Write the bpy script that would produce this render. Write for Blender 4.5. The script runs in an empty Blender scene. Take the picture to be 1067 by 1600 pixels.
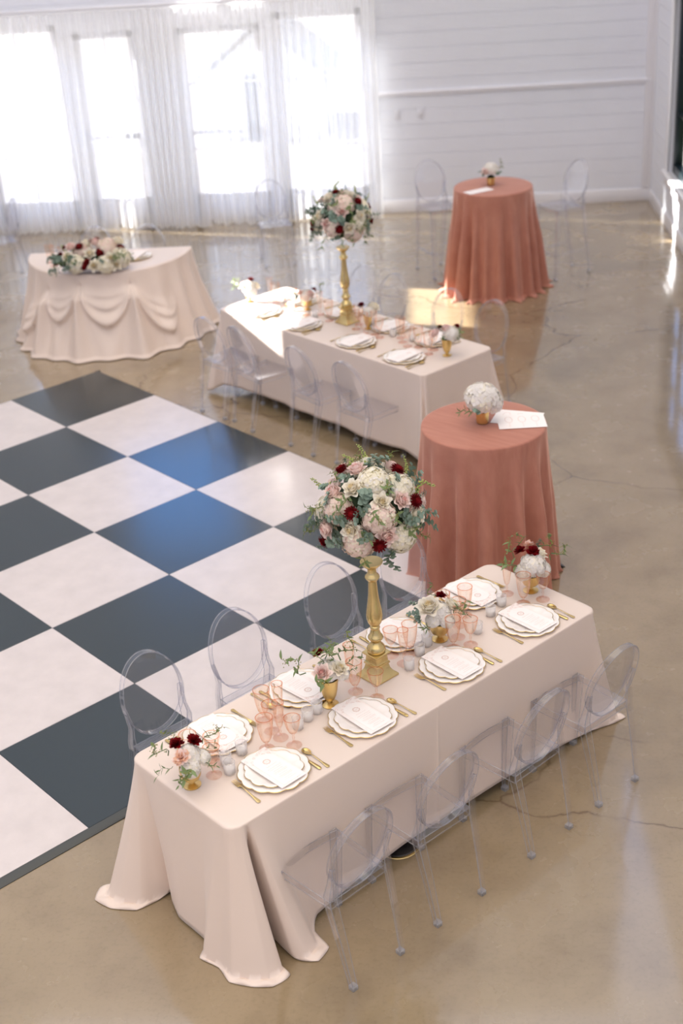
import bpy, bmesh, math, random
from mathutils import Vector, Matrix, Euler
sin, cos, pi = math.sin, math.cos, math.pi
R_ = math.radians
rnd = random.Random(7)
SC = bpy.context.scene
COL = SC.collection
TH = -45.8                      # the tables and the dance floor stand at 45.8 degrees to the room
_c, _s = cos(R_(TH)), sin(R_(TH))
def Q(x, y): return (_c * x - _s * y, _s * x + _c * y)

# ------------------------------------------------------------------ mesh builder
class MB:
    def __init__(s): s.v = []; s.f = []; s.m = []
    def add(s, vs, fs, mat=0, M=None):
        b = len(s.v)
        s.v += [tuple(M @ Vector(v)) for v in vs] if M is not None else [tuple(v) for v in vs]
        s.f += [tuple(i + b for i in f) for f in fs]; s.m += [mat] * len(fs)
        return s
    def box(s, c, d, mat=0, M=None):
        x, y, z = c; a, b, e = d[0] / 2, d[1] / 2, d[2] / 2
        vs = [(x + i * a, y + j * b, z + k * e) for k in (-1, 1) for j in (-1, 1) for i in (-1, 1)]
        return s.add(vs, [(0, 2, 3, 1), (4, 5, 7, 6), (0, 1, 5, 4), (2, 6, 7, 3), (0, 4, 6, 2), (1, 3, 7, 5)], mat, M)
    def lathe(s, prof, n=24, mat=0, M=None, rib=0, ribn=0, square=False, cap=True):
        vs = []; fs = []
        for (r, z) in prof:
            for i in range(n):
                a = 2 * pi * i / n + (pi / n if square else 0)
                rr = r * (1 + rib * cos(ribn * a)) if rib else r
                if square: rr = r * math.sqrt(2)
                vs.append((rr * cos(a), rr * sin(a), z))
        for k in range(len(prof) - 1):
            for i in range(n):
                j = (i + 1) % n
                fs.append((k * n + i, k * n + j, (k + 1) * n + j, (k + 1) * n + i))
        if cap:
            if prof[0][0] > 1e-5: fs.append(tuple(range(n - 1, -1, -1)))
            if prof[-1][0] > 1e-5: fs.append(tuple((len(prof) - 1) * n + i for i in range(n)))
        return s.add(vs, fs, mat, M)
    def loft(s, rings, mat=0, M=None, closed=True, cap=True):
        n = len(rings[0]); vs = [p for r in rings for p in r]; fs = []
        for k in range(len(rings) - 1):
            for i in range(n if closed else n - 1):
                j = (i + 1) % n
                fs.append((k * n + i, k * n + j, (k + 1) * n + j, (k + 1) * n + i))
        if cap and closed:
            fs.append(tuple(range(n - 1, -1, -1))); fs.append(tuple((len(rings) - 1) * n + i for i in range(n)))
        return s.add(vs, fs, mat, M)
    def tube(s, pts, rad, n=6, mat=0, M=None):
        pts = [Vector(p) for p in pts]; rings = []
        if not hasattr(rad, '__len__'): rad = [rad] * len(pts)
        for i, p in enumerate(pts):
            t = (pts[min(i + 1, len(pts) - 1)] - pts[max(i - 1, 0)]).normalized()
            u = t.cross(Vector((0, 0, 1)) if abs(t.z) < .9 else Vector((1, 0, 0))).normalized(); w = t.cross(u)
            rings.append([tuple(p + rad[i] * (cos(2 * pi * k / n) * u + sin(2 * pi * k / n) * w)) for k in range(n)])
        return s.loft(rings, mat, M)
    def mesh(s, name, mats, smooth=True, bevel=0, angle=35, edge_mat=None):
        me = bpy.data.meshes.new(name)
        me.from_pydata(s.v, [], s.f)
        for m in (list(mats) if isinstance(mats, (list, tuple)) else [mats]) + ([edge_mat] if edge_mat else []): me.materials.append(m)
        for p, k in zip(me.polygons, s.m): p.material_index = k
        bm = bmesh.new(); bm.from_mesh(me)
        bmesh.ops.remove_doubles(bm, verts=bm.verts, dist=1e-6)
        bmesh.ops.recalc_face_normals(bm, faces=bm.faces)
        if bevel:
            es = [e for e in bm.edges if len(e.link_faces) == 2 and e.calc_face_angle(0) > R_(40)]
            bf = bmesh.ops.bevel(bm, geom=es, offset=bevel, segments=1 if edge_mat else 2, affect='EDGES', profile=.5, clamp_overlap=True)
            if edge_mat:
                for f in bf['faces']: f.material_index = 1
        if smooth:
            for f in bm.faces: f.smooth = True
            for e in bm.edges:
                if len(e.link_faces) == 2 and e.calc_face_angle(0) > R_(angle): e.smooth = False
        bm.to_mesh(me); bm.free()
        return me
    def build(s, name, mats, parent=None, **k):
        o = bpy.data.objects.new(name, s.mesh(name, mats, **k)); COL.objects.link(o)
        if parent: o.parent = parent
        return o

def mobj(name, me, parent=None):
    o = bpy.data.objects.new(name, me); COL.objects.link(o)
    if parent: o.parent = parent
    return o
def empty(name):
    o = bpy.data.objects.new(name, None); o.empty_display_size = .1; COL.objects.link(o); return o
def tag(o, label=None, cat=None, group=None, kind=None):
    if label: o['label'] = label
    if cat: o['category'] = cat
    if group: o['group'] = group
    if kind: o['kind'] = kind
    return o
def put(o, x, y, z, rot=0):                # table frame
    X, Y = Q(x, y); o.location = (X, Y, z); o.rotation_euler = (0, 0, R_(rot + TH)); return o
def putr(o, x, y, z, rot=0):               # room frame
    o.location = (x, y, z); o.rotation_euler = (0, 0, R_(rot)); return o
def kids(o): return [c for c in bpy.data.objects if c.parent == o]
TREE = {}
def copy_tree(o, parent=None):
    c = o.copy(); COL.objects.link(c); c.parent = parent
    if o not in TREE: TREE[o] = kids(o)
    for ch in TREE[o]: copy_tree(ch, c)
    return c
USED = set()
def inst(proto, label, cat, group=None):
    if proto in USED: o = copy_tree(proto)
    else: o = proto; TREE[o] = kids(o); [TREE.setdefault(c, kids(c)) for c in TREE[o]]; USED.add(o)
    for k in ('label', 'category', 'group'):
        if k in o: del o[k]
    return tag(o, label, cat, group)

# ------------------------------------------------------------------ materials
def lin(r, g, b):
    f = lambda c: (c / 255) / 12.92 if c / 255 <= .04045 else ((c / 255 + .055) / 1.055) ** 2.4
    return (f(r), f(g), f(b), 1)
def newmat(name):
    m = bpy.data.materials.new(name); m.use_nodes = True; nt = m.node_tree; nt.nodes.clear()
    out = nt.nodes.new('ShaderNodeOutputMaterial')
    return m, nt, out
def N(nt, t, **k):
    n = nt.nodes.new(t)
    for a, b in k.items():
        if hasattr(n, a): setattr(n, a, b)
    return n
def setin(n, **k):
    for a, b in k.items():
        a = a.replace('_', ' ')
        if a in n.inputs: n.inputs[a].default_value = b
def noise(nt, scale, detail=4, coord='Object', vec=None, rough=.55):
    if vec is None:
        tc = N(nt, 'ShaderNodeTexCoord'); vec = tc.outputs[coord]
    n = N(nt, 'ShaderNodeTexNoise'); setin(n, Scale=scale, Detail=detail, Roughness=rough); nt.links.new(vec, n.inputs['Vector']); return n
def ramp(nt, src, stops):
    r = N(nt, 'ShaderNodeValToRGB'); e = r.color_ramp.elements
    while len(e) < len(stops): e.new(.5)
    for k, (p, c) in zip(e, stops): k.position = p; k.color = c
    nt.links.new(src, r.inputs['Fac']); return r
def bump(nt, src, strength, dist, bs):
    b = N(nt, 'ShaderNodeBump'); setin(b, Strength=strength, Distance=dist); nt.links.new(src, b.inputs['Height']); nt.links.new(b.outputs['Normal'], bs.inputs['Normal']); return b
def simple(name, col, rough=.5, metal=0, var=.06, vscale=8, bmp=0, bscale=60, sheen=0, spec=.5, sub=0, coat=0, trans=0):
    m, nt, out = newmat(name)
    bs = N(nt, 'ShaderNodeBsdfPrincipled'); setin(bs, Roughness=rough, Metallic=metal)
    bs.inputs['Specular IOR Level'].default_value = spec
    bs.inputs['Sheen Weight'].default_value = sheen; bs.inputs['Sheen Roughness'].default_value = .4
    bs.inputs['Coat Weight'].default_value = coat; bs.inputs['Coat Roughness'].default_value = .1
    n = noise(nt, vscale)
    d = tuple(max(0, c * (1 - var)) for c in col[:3]) + (1,); u = tuple(min(1, c * (1 + var)) for c in col[:3]) + (1,)
    r = ramp(nt, n.outputs['Fac'], [(.3, d), (.7, u)])
    nt.links.new(r.outputs['Color'], bs.inputs['Base Color'])
    if bmp:
        n2 = noise(nt, bscale, 3); bump(nt, n2.outputs['Fac'], .5, bmp, bs)
    sh = bs.outputs[0]
    if trans:
        tr = N(nt, 'ShaderNodeBsdfTranslucent'); nt.links.new(r.outputs['Color'], tr.inputs['Color'])
        mx = N(nt, 'ShaderNodeMixShader'); mx.inputs[0].default_value = trans
        nt.links.new(sh, mx.inputs[1]); nt.links.new(tr.outputs[0], mx.inputs[2]); sh = mx.outputs[0]
    nt.links.new(sh, out.inputs['Surface']); return m
def clear(name, face, edge, rough=.02, gloss=.9, power=2.0, haze=0, hazecol=(1, 1, 1, 1), ior=1.5):
    """thin clear plastic or glass: tinted see-through body, fresnel reflection, deeper tint where the wall is seen edge on"""
    m, nt, out = newmat(name)
    lw = N(nt, 'ShaderNodeLayerWeight'); lw.inputs['Blend'].default_value = .5
    pw = N(nt, 'ShaderNodeMath', operation='POWER'); nt.links.new(lw.outputs['Facing'], pw.inputs[0]); pw.inputs[1].default_value = power
    n = noise(nt, 3, 2)
    mix = N(nt, 'ShaderNodeMix', data_type='RGBA'); mix.inputs['A'].default_value = face; mix.inputs['B'].default_value = edge
    nt.links.new(pw.outputs[0], mix.inputs['Factor'])
    tr = N(nt, 'ShaderNodeBsdfTransparent'); nt.links.new(mix.outputs['Result'], tr.inputs['Color'])
    gl = N(nt, 'ShaderNodeBsdfGlossy'); setin(gl, Roughness=rough, Color=(gloss, gloss, gloss, 1))
    mr = N(nt, 'ShaderNodeMath', operation='MULTIPLY_ADD'); nt.links.new(n.outputs['Fac'], mr.inputs[0]); mr.inputs[1].default_value = .02; mr.inputs[2].default_value = rough
    nt.links.new(mr.outputs[0], gl.inputs['Roughness'])
    fr = N(nt, 'ShaderNodeFresnel'); fr.inputs['IOR'].default_value = ior
    geo = N(nt, 'ShaderNodeNewGeometry')
    mx = N(nt, 'ShaderNodeMixShader')
    # inside faces see the same reflection as outside ones (no total reflection in a thin wall)
    ii = N(nt, 'ShaderNodeMix', data_type='FLOAT'); ii.inputs['A'].default_value = ior; ii.inputs['B'].default_value = 1 / ior
    nt.links.new(geo.outputs['Backfacing'], ii.inputs['Factor']); nt.links.new(ii.outputs['Result'], fr.inputs['IOR'])
    nt.links.new(fr.outputs[0], mx.inputs[0]); nt.links.new(tr.outputs[0], mx.inputs[1]); nt.links.new(gl.outputs[0], mx.inputs[2])
    sh = mx.outputs[0]
    if haze:
        df = N(nt, 'ShaderNodeBsdfDiffuse'); setin(df, Color=hazecol); tl = N(nt, 'ShaderNodeBsdfTranslucent'); setin(tl, Color=hazecol)
        m2 = N(nt, 'ShaderNodeMixShader'); m2.inputs[0].default_value = .5; nt.links.new(df.outputs[0], m2.inputs[1]); nt.links.new(tl.outputs[0], m2.inputs[2])
        m3 = N(nt, 'ShaderNodeMixShader'); m3.inputs[0].default_value = haze; nt.links.new(sh, m3.inputs[1]); nt.links.new(m2.outputs[0], m3.inputs[2]); sh = m3.outputs[0]
    nt.links.new(sh, out.inputs['Surface']); return m

M = {}
M['wall'] = simple('white painted boards', lin(234, 236, 242), .55, var=.02, vscale=1.5)
M['trim'] = simple('white gloss trim paint', lin(238, 237, 240), .4, var=.015, vscale=2)
M['acrylic'] = clear('clear acrylic', (.984, .984, .990, 1), (.60, .62, .75, 1), .015, 1.0, 4, haze=.012, hazecol=(.95, .95, 1, 1))
M['acrylicedge'] = clear('clear acrylic edge', (.62, .64, .73, 1), (.22, .25, .40, 1), .03, 1.0, 1.5, ior=1.9, haze=.22, hazecol=(.93, .94, .98, 1))  # edge strips tinted and whitened in place of real refraction and highlights
M['stoolacrylic'] = clear('clear stool acrylic', (.985, .985, .99, 1), (.78, .79, .86, 1), .02, 1.0, 3.0, haze=.035, hazecol=(.9, .9, .98, 1))
M['foot'] = clear('frosted foot plastic', (.95, .96, .97, 1), (.75, .78, .82, 1), .1, 1, 1.5, haze=.3, hazecol=(.93, .94, .97, 1))
M['pink'] = clear('blush pink glass', (.997, .972, .952, 1), (.96, .68, .52, 1), .02, 1, 2.6)
M['pinkstem'] = clear('blush pink glass stem', (.997, .972, .955, 1), (.93, .56, .42, 1), .02, 1, 2.2)
M['pinkrim'] = clear('pink glass rim', (.96, .70, .54, 1), (.88, .42, .24, 1), .02, 1, 1.2)
M['votive'] = clear('frosted votive glass', (1, 1, 1, 1), (.95, .96, .97, 1), .08, 1, 2.5, haze=.26, hazecol=(1, .995, .99, 1))
M['glass'] = clear('window glass', (.98, .985, .985, 1), (.96, .97, .97, 1), .0, .8, 3, ior=1.25)
M['wax'] = simple('white wax', lin(248, 242, 234), .5, var=.02, trans=.25)
M['china'] = simple('white china', lin(247, 241, 236), .22, var=.01, coat=.3)
M['gold'] = simple('brushed gold', lin(222, 192, 128), .33, 1, var=.08, vscale=20, bmp=.0004, bscale=90)
M['goldflat'] = simple('gold cutlery', lin(226, 196, 132), .22, 1, var=.05, vscale=30)
M['goldstick'] = simple('satin gold paint', lin(212, 188, 130), .27, .9, var=.07, vscale=14, bmp=.0005, bscale=70)
M['paper'] = simple('white card', lin(250, 244, 240), .7, var=.01)
M['napkin'] = simple('pale floral paper', lin(249, 239, 234), .8, var=.035, vscale=45)
M['print'] = simple('pale pink print', lin(216, 180, 168), .8, var=.02)
M['satin'] = simple('blush satin cloth', lin(233, 216, 203), .40, var=.012, vscale=3, sheen=.25, bmp=.0015, bscale=5, trans=.05)
M['velvet'] = None
M['black'] = simple('black window frame', lin(14, 30, 34), .3, var=.1)
M['rubber'] = simple('dark grey outlet cover', lin(52, 48, 46), .5, var=.2, vscale=15)
M['whiteplastic'] = simple('white plastic', lin(228, 228, 232), .4, var=.01)
M['tabletop'] = simple('grey folding table plastic', lin(120, 118, 114), .5)
M['darkmetal'] = simple('dark table leg metal', lin(50, 48, 48), .4, .6)
def velvet(name, a, b):
    m, nt, out = newmat(name)
    bs = N(nt, 'ShaderNodeBsdfPrincipled'); setin(bs, Roughness=.62); bs.inputs['Sheen Weight'].default_value = .9
    bs.inputs['Sheen Roughness'].default_value = .35; bs.inputs['Sheen Tint'].default_value = lin(250, 205, 185); bs.inputs['Specular IOR Level'].default_value = .25
    tc = N(nt, 'ShaderNodeTexCoord'); mp = N(nt, 'ShaderNodeMapping'); mp.inputs['Scale'].default_value = (3, 22, 5); nt.links.new(tc.outputs['Object'], mp.inputs['Vector'])
    n = noise(nt, 1.4, 5, vec=mp.outputs[0]); r = ramp(nt, n.outputs['Fac'], [(.25, a), (.75, b)])
    nt.links.new(r.outputs[0], bs.inputs['Base Color']); n2 = noise(nt, 500, 2); bump(nt, n2.outputs['Fac'], .3, .0006, bs)
    nt.links.new(bs.outputs[0], out.inputs['Surface']); return m
M['velvet'] = velvet('dusty rose velvet', lin(174, 114, 96), lin(190, 132, 112))
# petals and leaves
for k, c, v in (('petW', (255, 247, 232), .04), ('petC', (255, 240, 208), .06), ('petP', (251, 230, 222), .05), ('petPk', (247, 208, 200), .07), ('petD', (104, 10, 16), .3),
                ('petR', (138, 16, 22), .25), ('hydC', (251, 244, 224), .05), ('hydP', (249, 229, 218), .06), ('hydW', (250, 246, 240), .03), ('peach', (238, 196, 170), .07)):
    M[k] = simple('petal ' + k, lin(*c), .6, var=v, vscale=30, trans=.32, spec=.2)
M['hydcore'] = simple('hydrangea core', lin(206, 200, 168), .8, var=.1)  # greenish cream core, darker than the florets around it
M['leafE'] = simple('eucalyptus leaf', lin(134, 154, 138), .55, var=.2, vscale=12, trans=.12, spec=.3)
M['leafG'] = simple('green leaf', lin(120, 138, 92), .5, var=.22, vscale=14, trans=.15, spec=.3)
M['leafY'] = simple('fresh green buds', lin(176, 186, 110), .6, var=.2, vscale=40, trans=.15, spec=.2)
M['seed'] = simple('olive seed buds', lin(140, 140, 72), .6, var=.25, vscale=50, spec=.2)
M['stem'] = simple('green stem', lin(92, 116, 66), .6, var=.2)
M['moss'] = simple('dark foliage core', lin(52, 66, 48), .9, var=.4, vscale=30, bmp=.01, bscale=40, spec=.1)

def concrete():
    m, nt, out = newmat('polished concrete')
    bs = N(nt, 'ShaderNodeBsdfPrincipled')
    tc = N(nt, 'ShaderNodeTexCoord'); P = tc.outputs['Object']
    n1 = noise(nt, .55, 8, vec=P, rough=.62); r1 = ramp(nt, n1.outputs['Fac'], [(.28, lin(124, 110, 88)), (.5, lin(154, 136, 107)), (.8, lin(168, 150, 121))])
    n2 = noise(nt, 2.6, 7, vec=P, rough=.55); r2 = ramp(nt, n2.outputs['Fac'], [(.25, lin(214, 208, 200)), (.5, lin(242, 240, 236)), (.8, lin(252, 250, 248))])
    n3 = noise(nt, 46, 4, vec=P); r3 = ramp(nt, n3.outputs['Fac'], [(.28, (.8, .79, .77, 1)), (.5, (1, 1, 1, 1))])
    a = N(nt, 'ShaderNodeMix', data_type='RGBA', blend_type='MULTIPLY'); a.inputs['Factor'].default_value = .8
    nt.links.new(r1.outputs[0], a.inputs['A']); nt.links.new(r2.outputs[0], a.inputs['B'])
    b = N(nt, 'ShaderNodeMix', data_type='RGBA', blend_type='MULTIPLY'); b.inputs['Factor'].default_value = .5
    nt.links.new(a.outputs['Result'], b.inputs['A']); nt.links.new(r3.outputs[0], b.inputs['B'])
    # hairline cracks
    dist = N(nt, 'ShaderNodeTexNoise'); setin(dist, Scale=1.6, Detail=6); nt.links.new(P, dist.inputs['Vector'])
    mxv = N(nt, 'ShaderNodeMix', data_type='RGBA'); mxv.blend_type = 'LINEAR_LIGHT'; mxv.inputs['Factor'].default_value = .22; nt.links.new(P, mxv.inputs['A']); nt.links.new(dist.outputs['Color'], mxv.inputs['B'])
    vo = N(nt, 'ShaderNodeTexVoronoi', feature='DISTANCE_TO_EDGE'); setin(vo, Scale=.42); nt.links.new(mxv.outputs['Result'], vo.inputs['Vector'])
    cr = ramp(nt, vo.outputs['Distance'], [(0, (.45, .38, .33, 1)), (.0042, (1, 1, 1, 1))])
    msk = noise(nt, .8, 3, vec=P); mr = ramp(nt, msk.outputs['Fac'], [(.42, (0, 0, 0, 1)), (.5, (1, 1, 1, 1))])
    c = N(nt, 'ShaderNodeMix', data_type='RGBA', blend_type='MULTIPLY'); nt.links.new(mr.outputs[0], c.inputs['Factor'])
    nt.links.new(b.outputs['Result'], c.inputs['A']); nt.links.new(cr.outputs[0], c.inputs['B'])
    nt.links.new(c.outputs['Result'], bs.inputs['Base Color'])
    rr = ramp(nt, n2.outputs['Fac'], [(.3, (.2, .2, .2, 1)), (.75, (.32, .32, .32, 1))]); nt.links.new(rr.outputs[0], bs.inputs['Roughness'])
    bs.inputs['Specular IOR Level'].default_value = .5
    bs.inputs['Coat Weight'].default_value = .9; bs.inputs['Coat Roughness'].default_value = .07; bs.inputs['Coat IOR'].default_value = 1.65
    bump(nt, n3.outputs['Fac'], .12, .002, bs)
    nt.links.new(bs.outputs[0], out.inputs['Surface']); return m
M['concrete'] = concrete()
def vinyl(name, col, rough, coat, spec=.5, bsc=120, bd=.0006):
    m, nt, out = newmat(name); bs = N(nt, 'ShaderNodeBsdfPrincipled'); setin(bs, Roughness=rough)
    n = noise(nt, 6, 6, rough=.6); r = ramp(nt, n.outputs['Fac'], [(.3, tuple(c * .93 for c in col[:3]) + (1,)), (.7, tuple(min(1, c * 1.05) for c in col[:3]) + (1,))])
    nt.links.new(r.outputs[0], bs.inputs['Base Color']); bs.inputs['Specular IOR Level'].default_value = spec
    bs.inputs['Coat Weight'].default_value = coat; bs.inputs['Coat Roughness'].default_value = .12
    n2 = noise(nt, bsc, 2); bump(nt, n2.outputs['Fac'], .35, bd, bs)
    nt.links.new(bs.outputs[0], out.inputs['Surface']); return m
M['tileW'] = vinyl('white dance floor vinyl', lin(216, 207, 204), .3, .2)
M['tileB'] = vinyl('black dance floor vinyl', lin(26, 43, 46), .22, .12, .9)
M['edgeB'] = vinyl('black floor edging', lin(42, 46, 46), .35, .3)

def sheer():
    m, nt, out = newmat('white sheer voile')
    lw = N(nt, 'ShaderNodeLayerWeight'); lw.inputs['Blend'].default_value = .45
    n = noise(nt, 25, 3)
    df = N(nt, 'ShaderNodeBsdfDiffuse'); setin(df, Color=(.99, .99, .985, 1)); tl = N(nt, 'ShaderNodeBsdfTranslucent'); setin(tl, Color=(.99, .99, .985, 1))
    m1 = N(nt, 'ShaderNodeMixShader'); m1.inputs[0].default_value = .5; nt.links.new(df.outputs[0], m1.inputs[1]); nt.links.new(tl.outputs[0], m1.inputs[2])
    tr = N(nt, 'ShaderNodeBsdfTransparent')
    a = N(nt, 'ShaderNodeMath', operation='MULTIPLY_ADD'); nt.links.new(lw.outputs['Facing'], a.inputs[0]); a.inputs[1].default_value = .42; a.inputs[2].default_value = .56
    b = N(nt, 'ShaderNodeMath', operation='MULTIPLY_ADD', use_clamp=True); nt.links.new(n.outputs['Fac'], b.inputs[0]); b.inputs[1].default_value = .08; nt.links.new(a.outputs[0], b.inputs[2])
    mx = N(nt, 'ShaderNodeMixShader'); nt.links.new(b.outputs[0], mx.inputs[0]); nt.links.new(tr.outputs[0], mx.inputs[1]); nt.links.new(m1.outputs[0], mx.inputs[2])
    nt.links.new(mx.outputs[0], out.inputs['Surface']); return m
M['sheer'] = sheer()
M['patio'] = simple('pale patio concrete', lin(150, 148, 147), .8, var=.1, vscale=1.5)
M['lawn'] = simple('green lawn', lin(126, 158, 70), .9, var=.25, vscale=6)
M['siding'] = simple('white house siding', lin(205, 208, 212), .7, var=.03)
M['roof'] = simple('grey roof', lin(170, 174, 180), .8, var=.1)
M['darkglass'] = simple('dark house window', lin(90, 100, 110), .15, var=.1)

# ------------------------------------------------------------------ camera
cam = bpy.data.cameras.new('camera'); co = bpy.data.objects.new('camera', cam); COL.objects.link(co); SC.camera = co
cam.sensor_fit = 'VERTICAL'; cam.sensor_height = 36; cam.lens = 2156.231 / 1600 * 36
CM = Matrix(((0.99773479, 0.03728231, 0.05599386), (0.03289071, 0.45573343, -0.88950843), (-0.0586812, 0.88933519, 0.45347486)))
co.matrix_world = Matrix.Translation((2.95653502, -12.03157479, 4.57683481)) @ CM.to_4x4()
cam.dof.use_dof = True; cam.dof.focus_distance = 6.7; cam.dof.aperture_fstop = 1.7; cam.clip_end = 200

# ------------------------------------------------------------------ room shell
XL, XR, YB = -4.0, 5.97, 5.22
def struct(name, mb, mat, **k):
    o = mb.build(name, mat, **k); o['kind'] = 'structure'; return o
mb = MB(); mb.box((1, -4, -.1), (10.3, 19, .2)); struct('floor', mb, M['concrete'], smooth=False)

BH = .18                                # ship-lap board height
def shiplap(mb, u0, u1, z0, z1, T):
    """boards with a 5 mm groove between them; T maps (u, depth, z) into the room"""
    z = math.floor(z0 / BH) * BH + .0; ys = []
    while z < z1:
        a, b = max(z, z0), min(z + BH - .005, z1)
        if b > a: ys.append((a, b))
        z += BH
    for i, (a, b) in enumerate(ys):
        mb.add([T(u0, 0, a), T(u1, 0, a), T(u1, 0, b), T(u0, 0, b)], [(0, 1, 2, 3)])
        if i + 1 < len(ys):
            c = ys[i + 1][0]
            mb.add([T(u0, 0, b), T(u1, 0, b), T(u1, .006, b), T(u0, .006, b), T(u0, .006, c), T(u1, .006, c), T(u1, 0, c), T(u0, 0, c)], [(0, 1, 2, 3), (3, 2, 5, 4), (4, 5, 6, 7)])
DOORS = [(-2.25, -1.19, 2.47), (-1.0, -.26, 2.36), (.26, 1.27, 2.36), (1.43, 2.49, 2.47)]
HW = (-1.15, .5, 3.0, 4.85)
WT = .16
def rects(x0, x1, z0, z1, holes):
    """split a wall rectangle around its openings"""
    xs = sorted({x0, x1, *[h[0] for h in holes], *[h[1] for h in holes]}); zs = sorted({z0, z1, *[h[2] for h in holes], *[h[3] for h in holes]})
    out = []
    for a, b in zip(xs, xs[1:]):
        run = None
        for c, d in zip(zs, zs[1:]):
            hole = any(h[0] <= a and b <= h[1] and h[2] <= c and d <= h[3] for h in holes)
            if hole:
                if run: out.append((a, b, *run)); run = None
            else: run = (run[0], d) if run else (c, d)
        if run: out.append((a, b, *run))
    return out
mb = MB()
bh = [(a, b, 0, h) for a, b, h in DOORS] + [HW]
for a, b, c, d in rects(XL, XR, 0, 14, bh):
    shiplap(mb, a, b, c, d, lambda u, e, z: (u, YB + e, z))
    mb.box(((a + b) / 2, YB + .008 + WT / 2, (c + d) / 2), (b - a, WT, d - c))
struct('wall_back', mb, M['wall'], smooth=False)
RW = (1.05, 4.05, .62, 2.62)            # big window in the right wall (y0, y1, z0, z1)
mb = MB()
for a, b, c, d in rects(-9, YB, 0, 8.6, [RW]):
    shiplap(mb, a, b, c, d, lambda u, e, z: (XR + e, u, z))
    mb.box((XR + .008 + WT / 2, (a + b) / 2, (c + d) / 2), (WT, b - a, d - c))
struct('wall_right', mb, M['wall'], smooth=False)
# left wall, out of frame: two clerestory windows let the low sun in
LH = [(.50, 1.95, 3.47, 3.86), (2.98, 4.15, 3.47, 3.86)]
mb = MB()
for a, b, c, d in rects(-9, YB, 0, 14, LH): mb.box((XL - WT / 2, (a + b) / 2, (c + d) / 2), (WT, b - a, d - c))
struct('wall_left', mb, M['wall'], smooth=False)
# trims
mb = MB(); mb.box(((2.5 + XR) / 2, YB - .014, 1.462), (XR - 2.5, .028, .03)); mb.box(((2.5 + XR) / 2, YB - .008, 1.435), (XR - 2.5, .016, .03))
struct('trim_1', mb, M['trim'], bevel=.003)
mb = MB(); mb.box(((2.5 + XR) / 2, YB - .009, .077), (XR - 2.5, .018, .154)); struct('baseboard_back', mb, M['trim'], bevel=.003)
mb = MB(); mb.box((XR - .009, (YB - 9) / 2, .077), (.018, YB + 9, .154)); struct('baseboard_right', mb, M['trim'], bevel=.003)
mb = MB(); mb.box((XR - .012, YB - .05, 5.08), (.024, .1, 9.84)); mb.box((XR - .05, YB - .012, 5.08), (.1, .024, 9.84)); struct('trim_2', mb, M['trim'], bevel=.002)
mb = MB()                                # casing around the right window
y0, y1, z0, z1 = RW
mb.box((XR - .012, y1 + .06, (z0 + z1) / 2), (.024, .12, z1 - z0 + .3)); mb.box((XR - .012, (y0 + y1) / 2, z1 + .075), (.024, y1 - y0, .15)); mb.box((XR - .02, (y0 + y1) / 2, z0 - .02), (.075, y1 - y0 + .3, .04)); mb.box((XR - .01, (y0 + y1) / 2, z0 - .1), (.02, y1 - y0, .12))
struct('trim_3', mb, M['trim'], bevel=.003)
# doors behind the sheers
def door(n, a, b, h, bar):
    r = MB(); w = .085; y = YB + .09
    r.box((a + w / 2, y, h / 2), (w, .05, h)); r.box((b - w / 2, y, h / 2), (w, .05, h)); r.box(((a + b) / 2, y, h - w / 2), (b - a, .05, w)); r.box(((a + b) / 2, y, .17), (b - a, .05, .34))
    r.box(((a + b) / 2, y, .895), (b - a, .03, .022)); r.box(((a + b) / 2, y, 1.685), (b - a, .03, .022))
    r.box(((a + b) / 2, y, (h + .34) / 2), (.022, .03, h - .34))
    if bar: r.box(((a + b) / 2, y - .05, 1.11), (b - a - .1, .04, .05))
    d = struct('door_%d' % n, r, M['trim'], bevel=.002)
    g = MB(); g.box(((a + b) / 2, y, (h + .34) / 2), (b - a - .1, .008, h - .42)); g.build('pane', M['glass'], d)
    if bar:
        k = MB(); k.box((b - .16, y - .06, 1.11), (.2, .02, .07)); k.build('push_plate', M['darkmetal'], d)
for i, (a, b, h) in enumerate(DOORS): door(i + 1, a, b, h, i in (1, 2))
mb = MB(); a, b, c, d = HW
mb.box(((a + b) / 2, YB + .1, c + .03), (b - a, .05, .06)); mb.box(((a + b) / 2, YB + .1, d - .03), (b - a, .05, .06)); mb.box((a + .03, YB + .1, (c + d) / 2), (.06, .05, d - c)); mb.box((b - .03, YB + .1, (c + d) / 2), (.06, .05, d - c)); mb.box(((a + b) / 2, YB + .1, (c + d) / 2), (.03, .04, d - c))
struct('window_1', mb, M['trim'])
mb = MB(); y0, y1, z0, z1 = RW; fx = XR + .1
mb.box((fx, y1 - .05, (z0 + z1) / 2), (.1, .1, z1 - z0)); mb.box((fx, y0 + .05, (z0 + z1) / 2), (.1, .1, z1 - z0)); mb.box((fx, (y0 + y1) / 2, z0 + .05), (.1, y1 - y0, .1)); mb.box((fx, (y0 + y1) / 2, z1 - .05), (.1, y1 - y0, .1))
yy = y1 - .75
while yy > y0: mb.box((fx, yy, (z0 + z1) / 2), (.06, .05, z1 - z0)); yy -= .75
for zz in (1.29, 1.93): mb.box((fx, (y0 + y1) / 2, zz), (.05, y1 - y0, .028))
w2 = struct('window_2', mb, M['black'], bevel=.003)
g = MB(); g.box((fx, (y0 + y1) / 2, (z0 + z1) / 2), (.008, y1 - y0 - .1, z1 - z0 - .1)); g.build('pane', M['glass'], w2)
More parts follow.
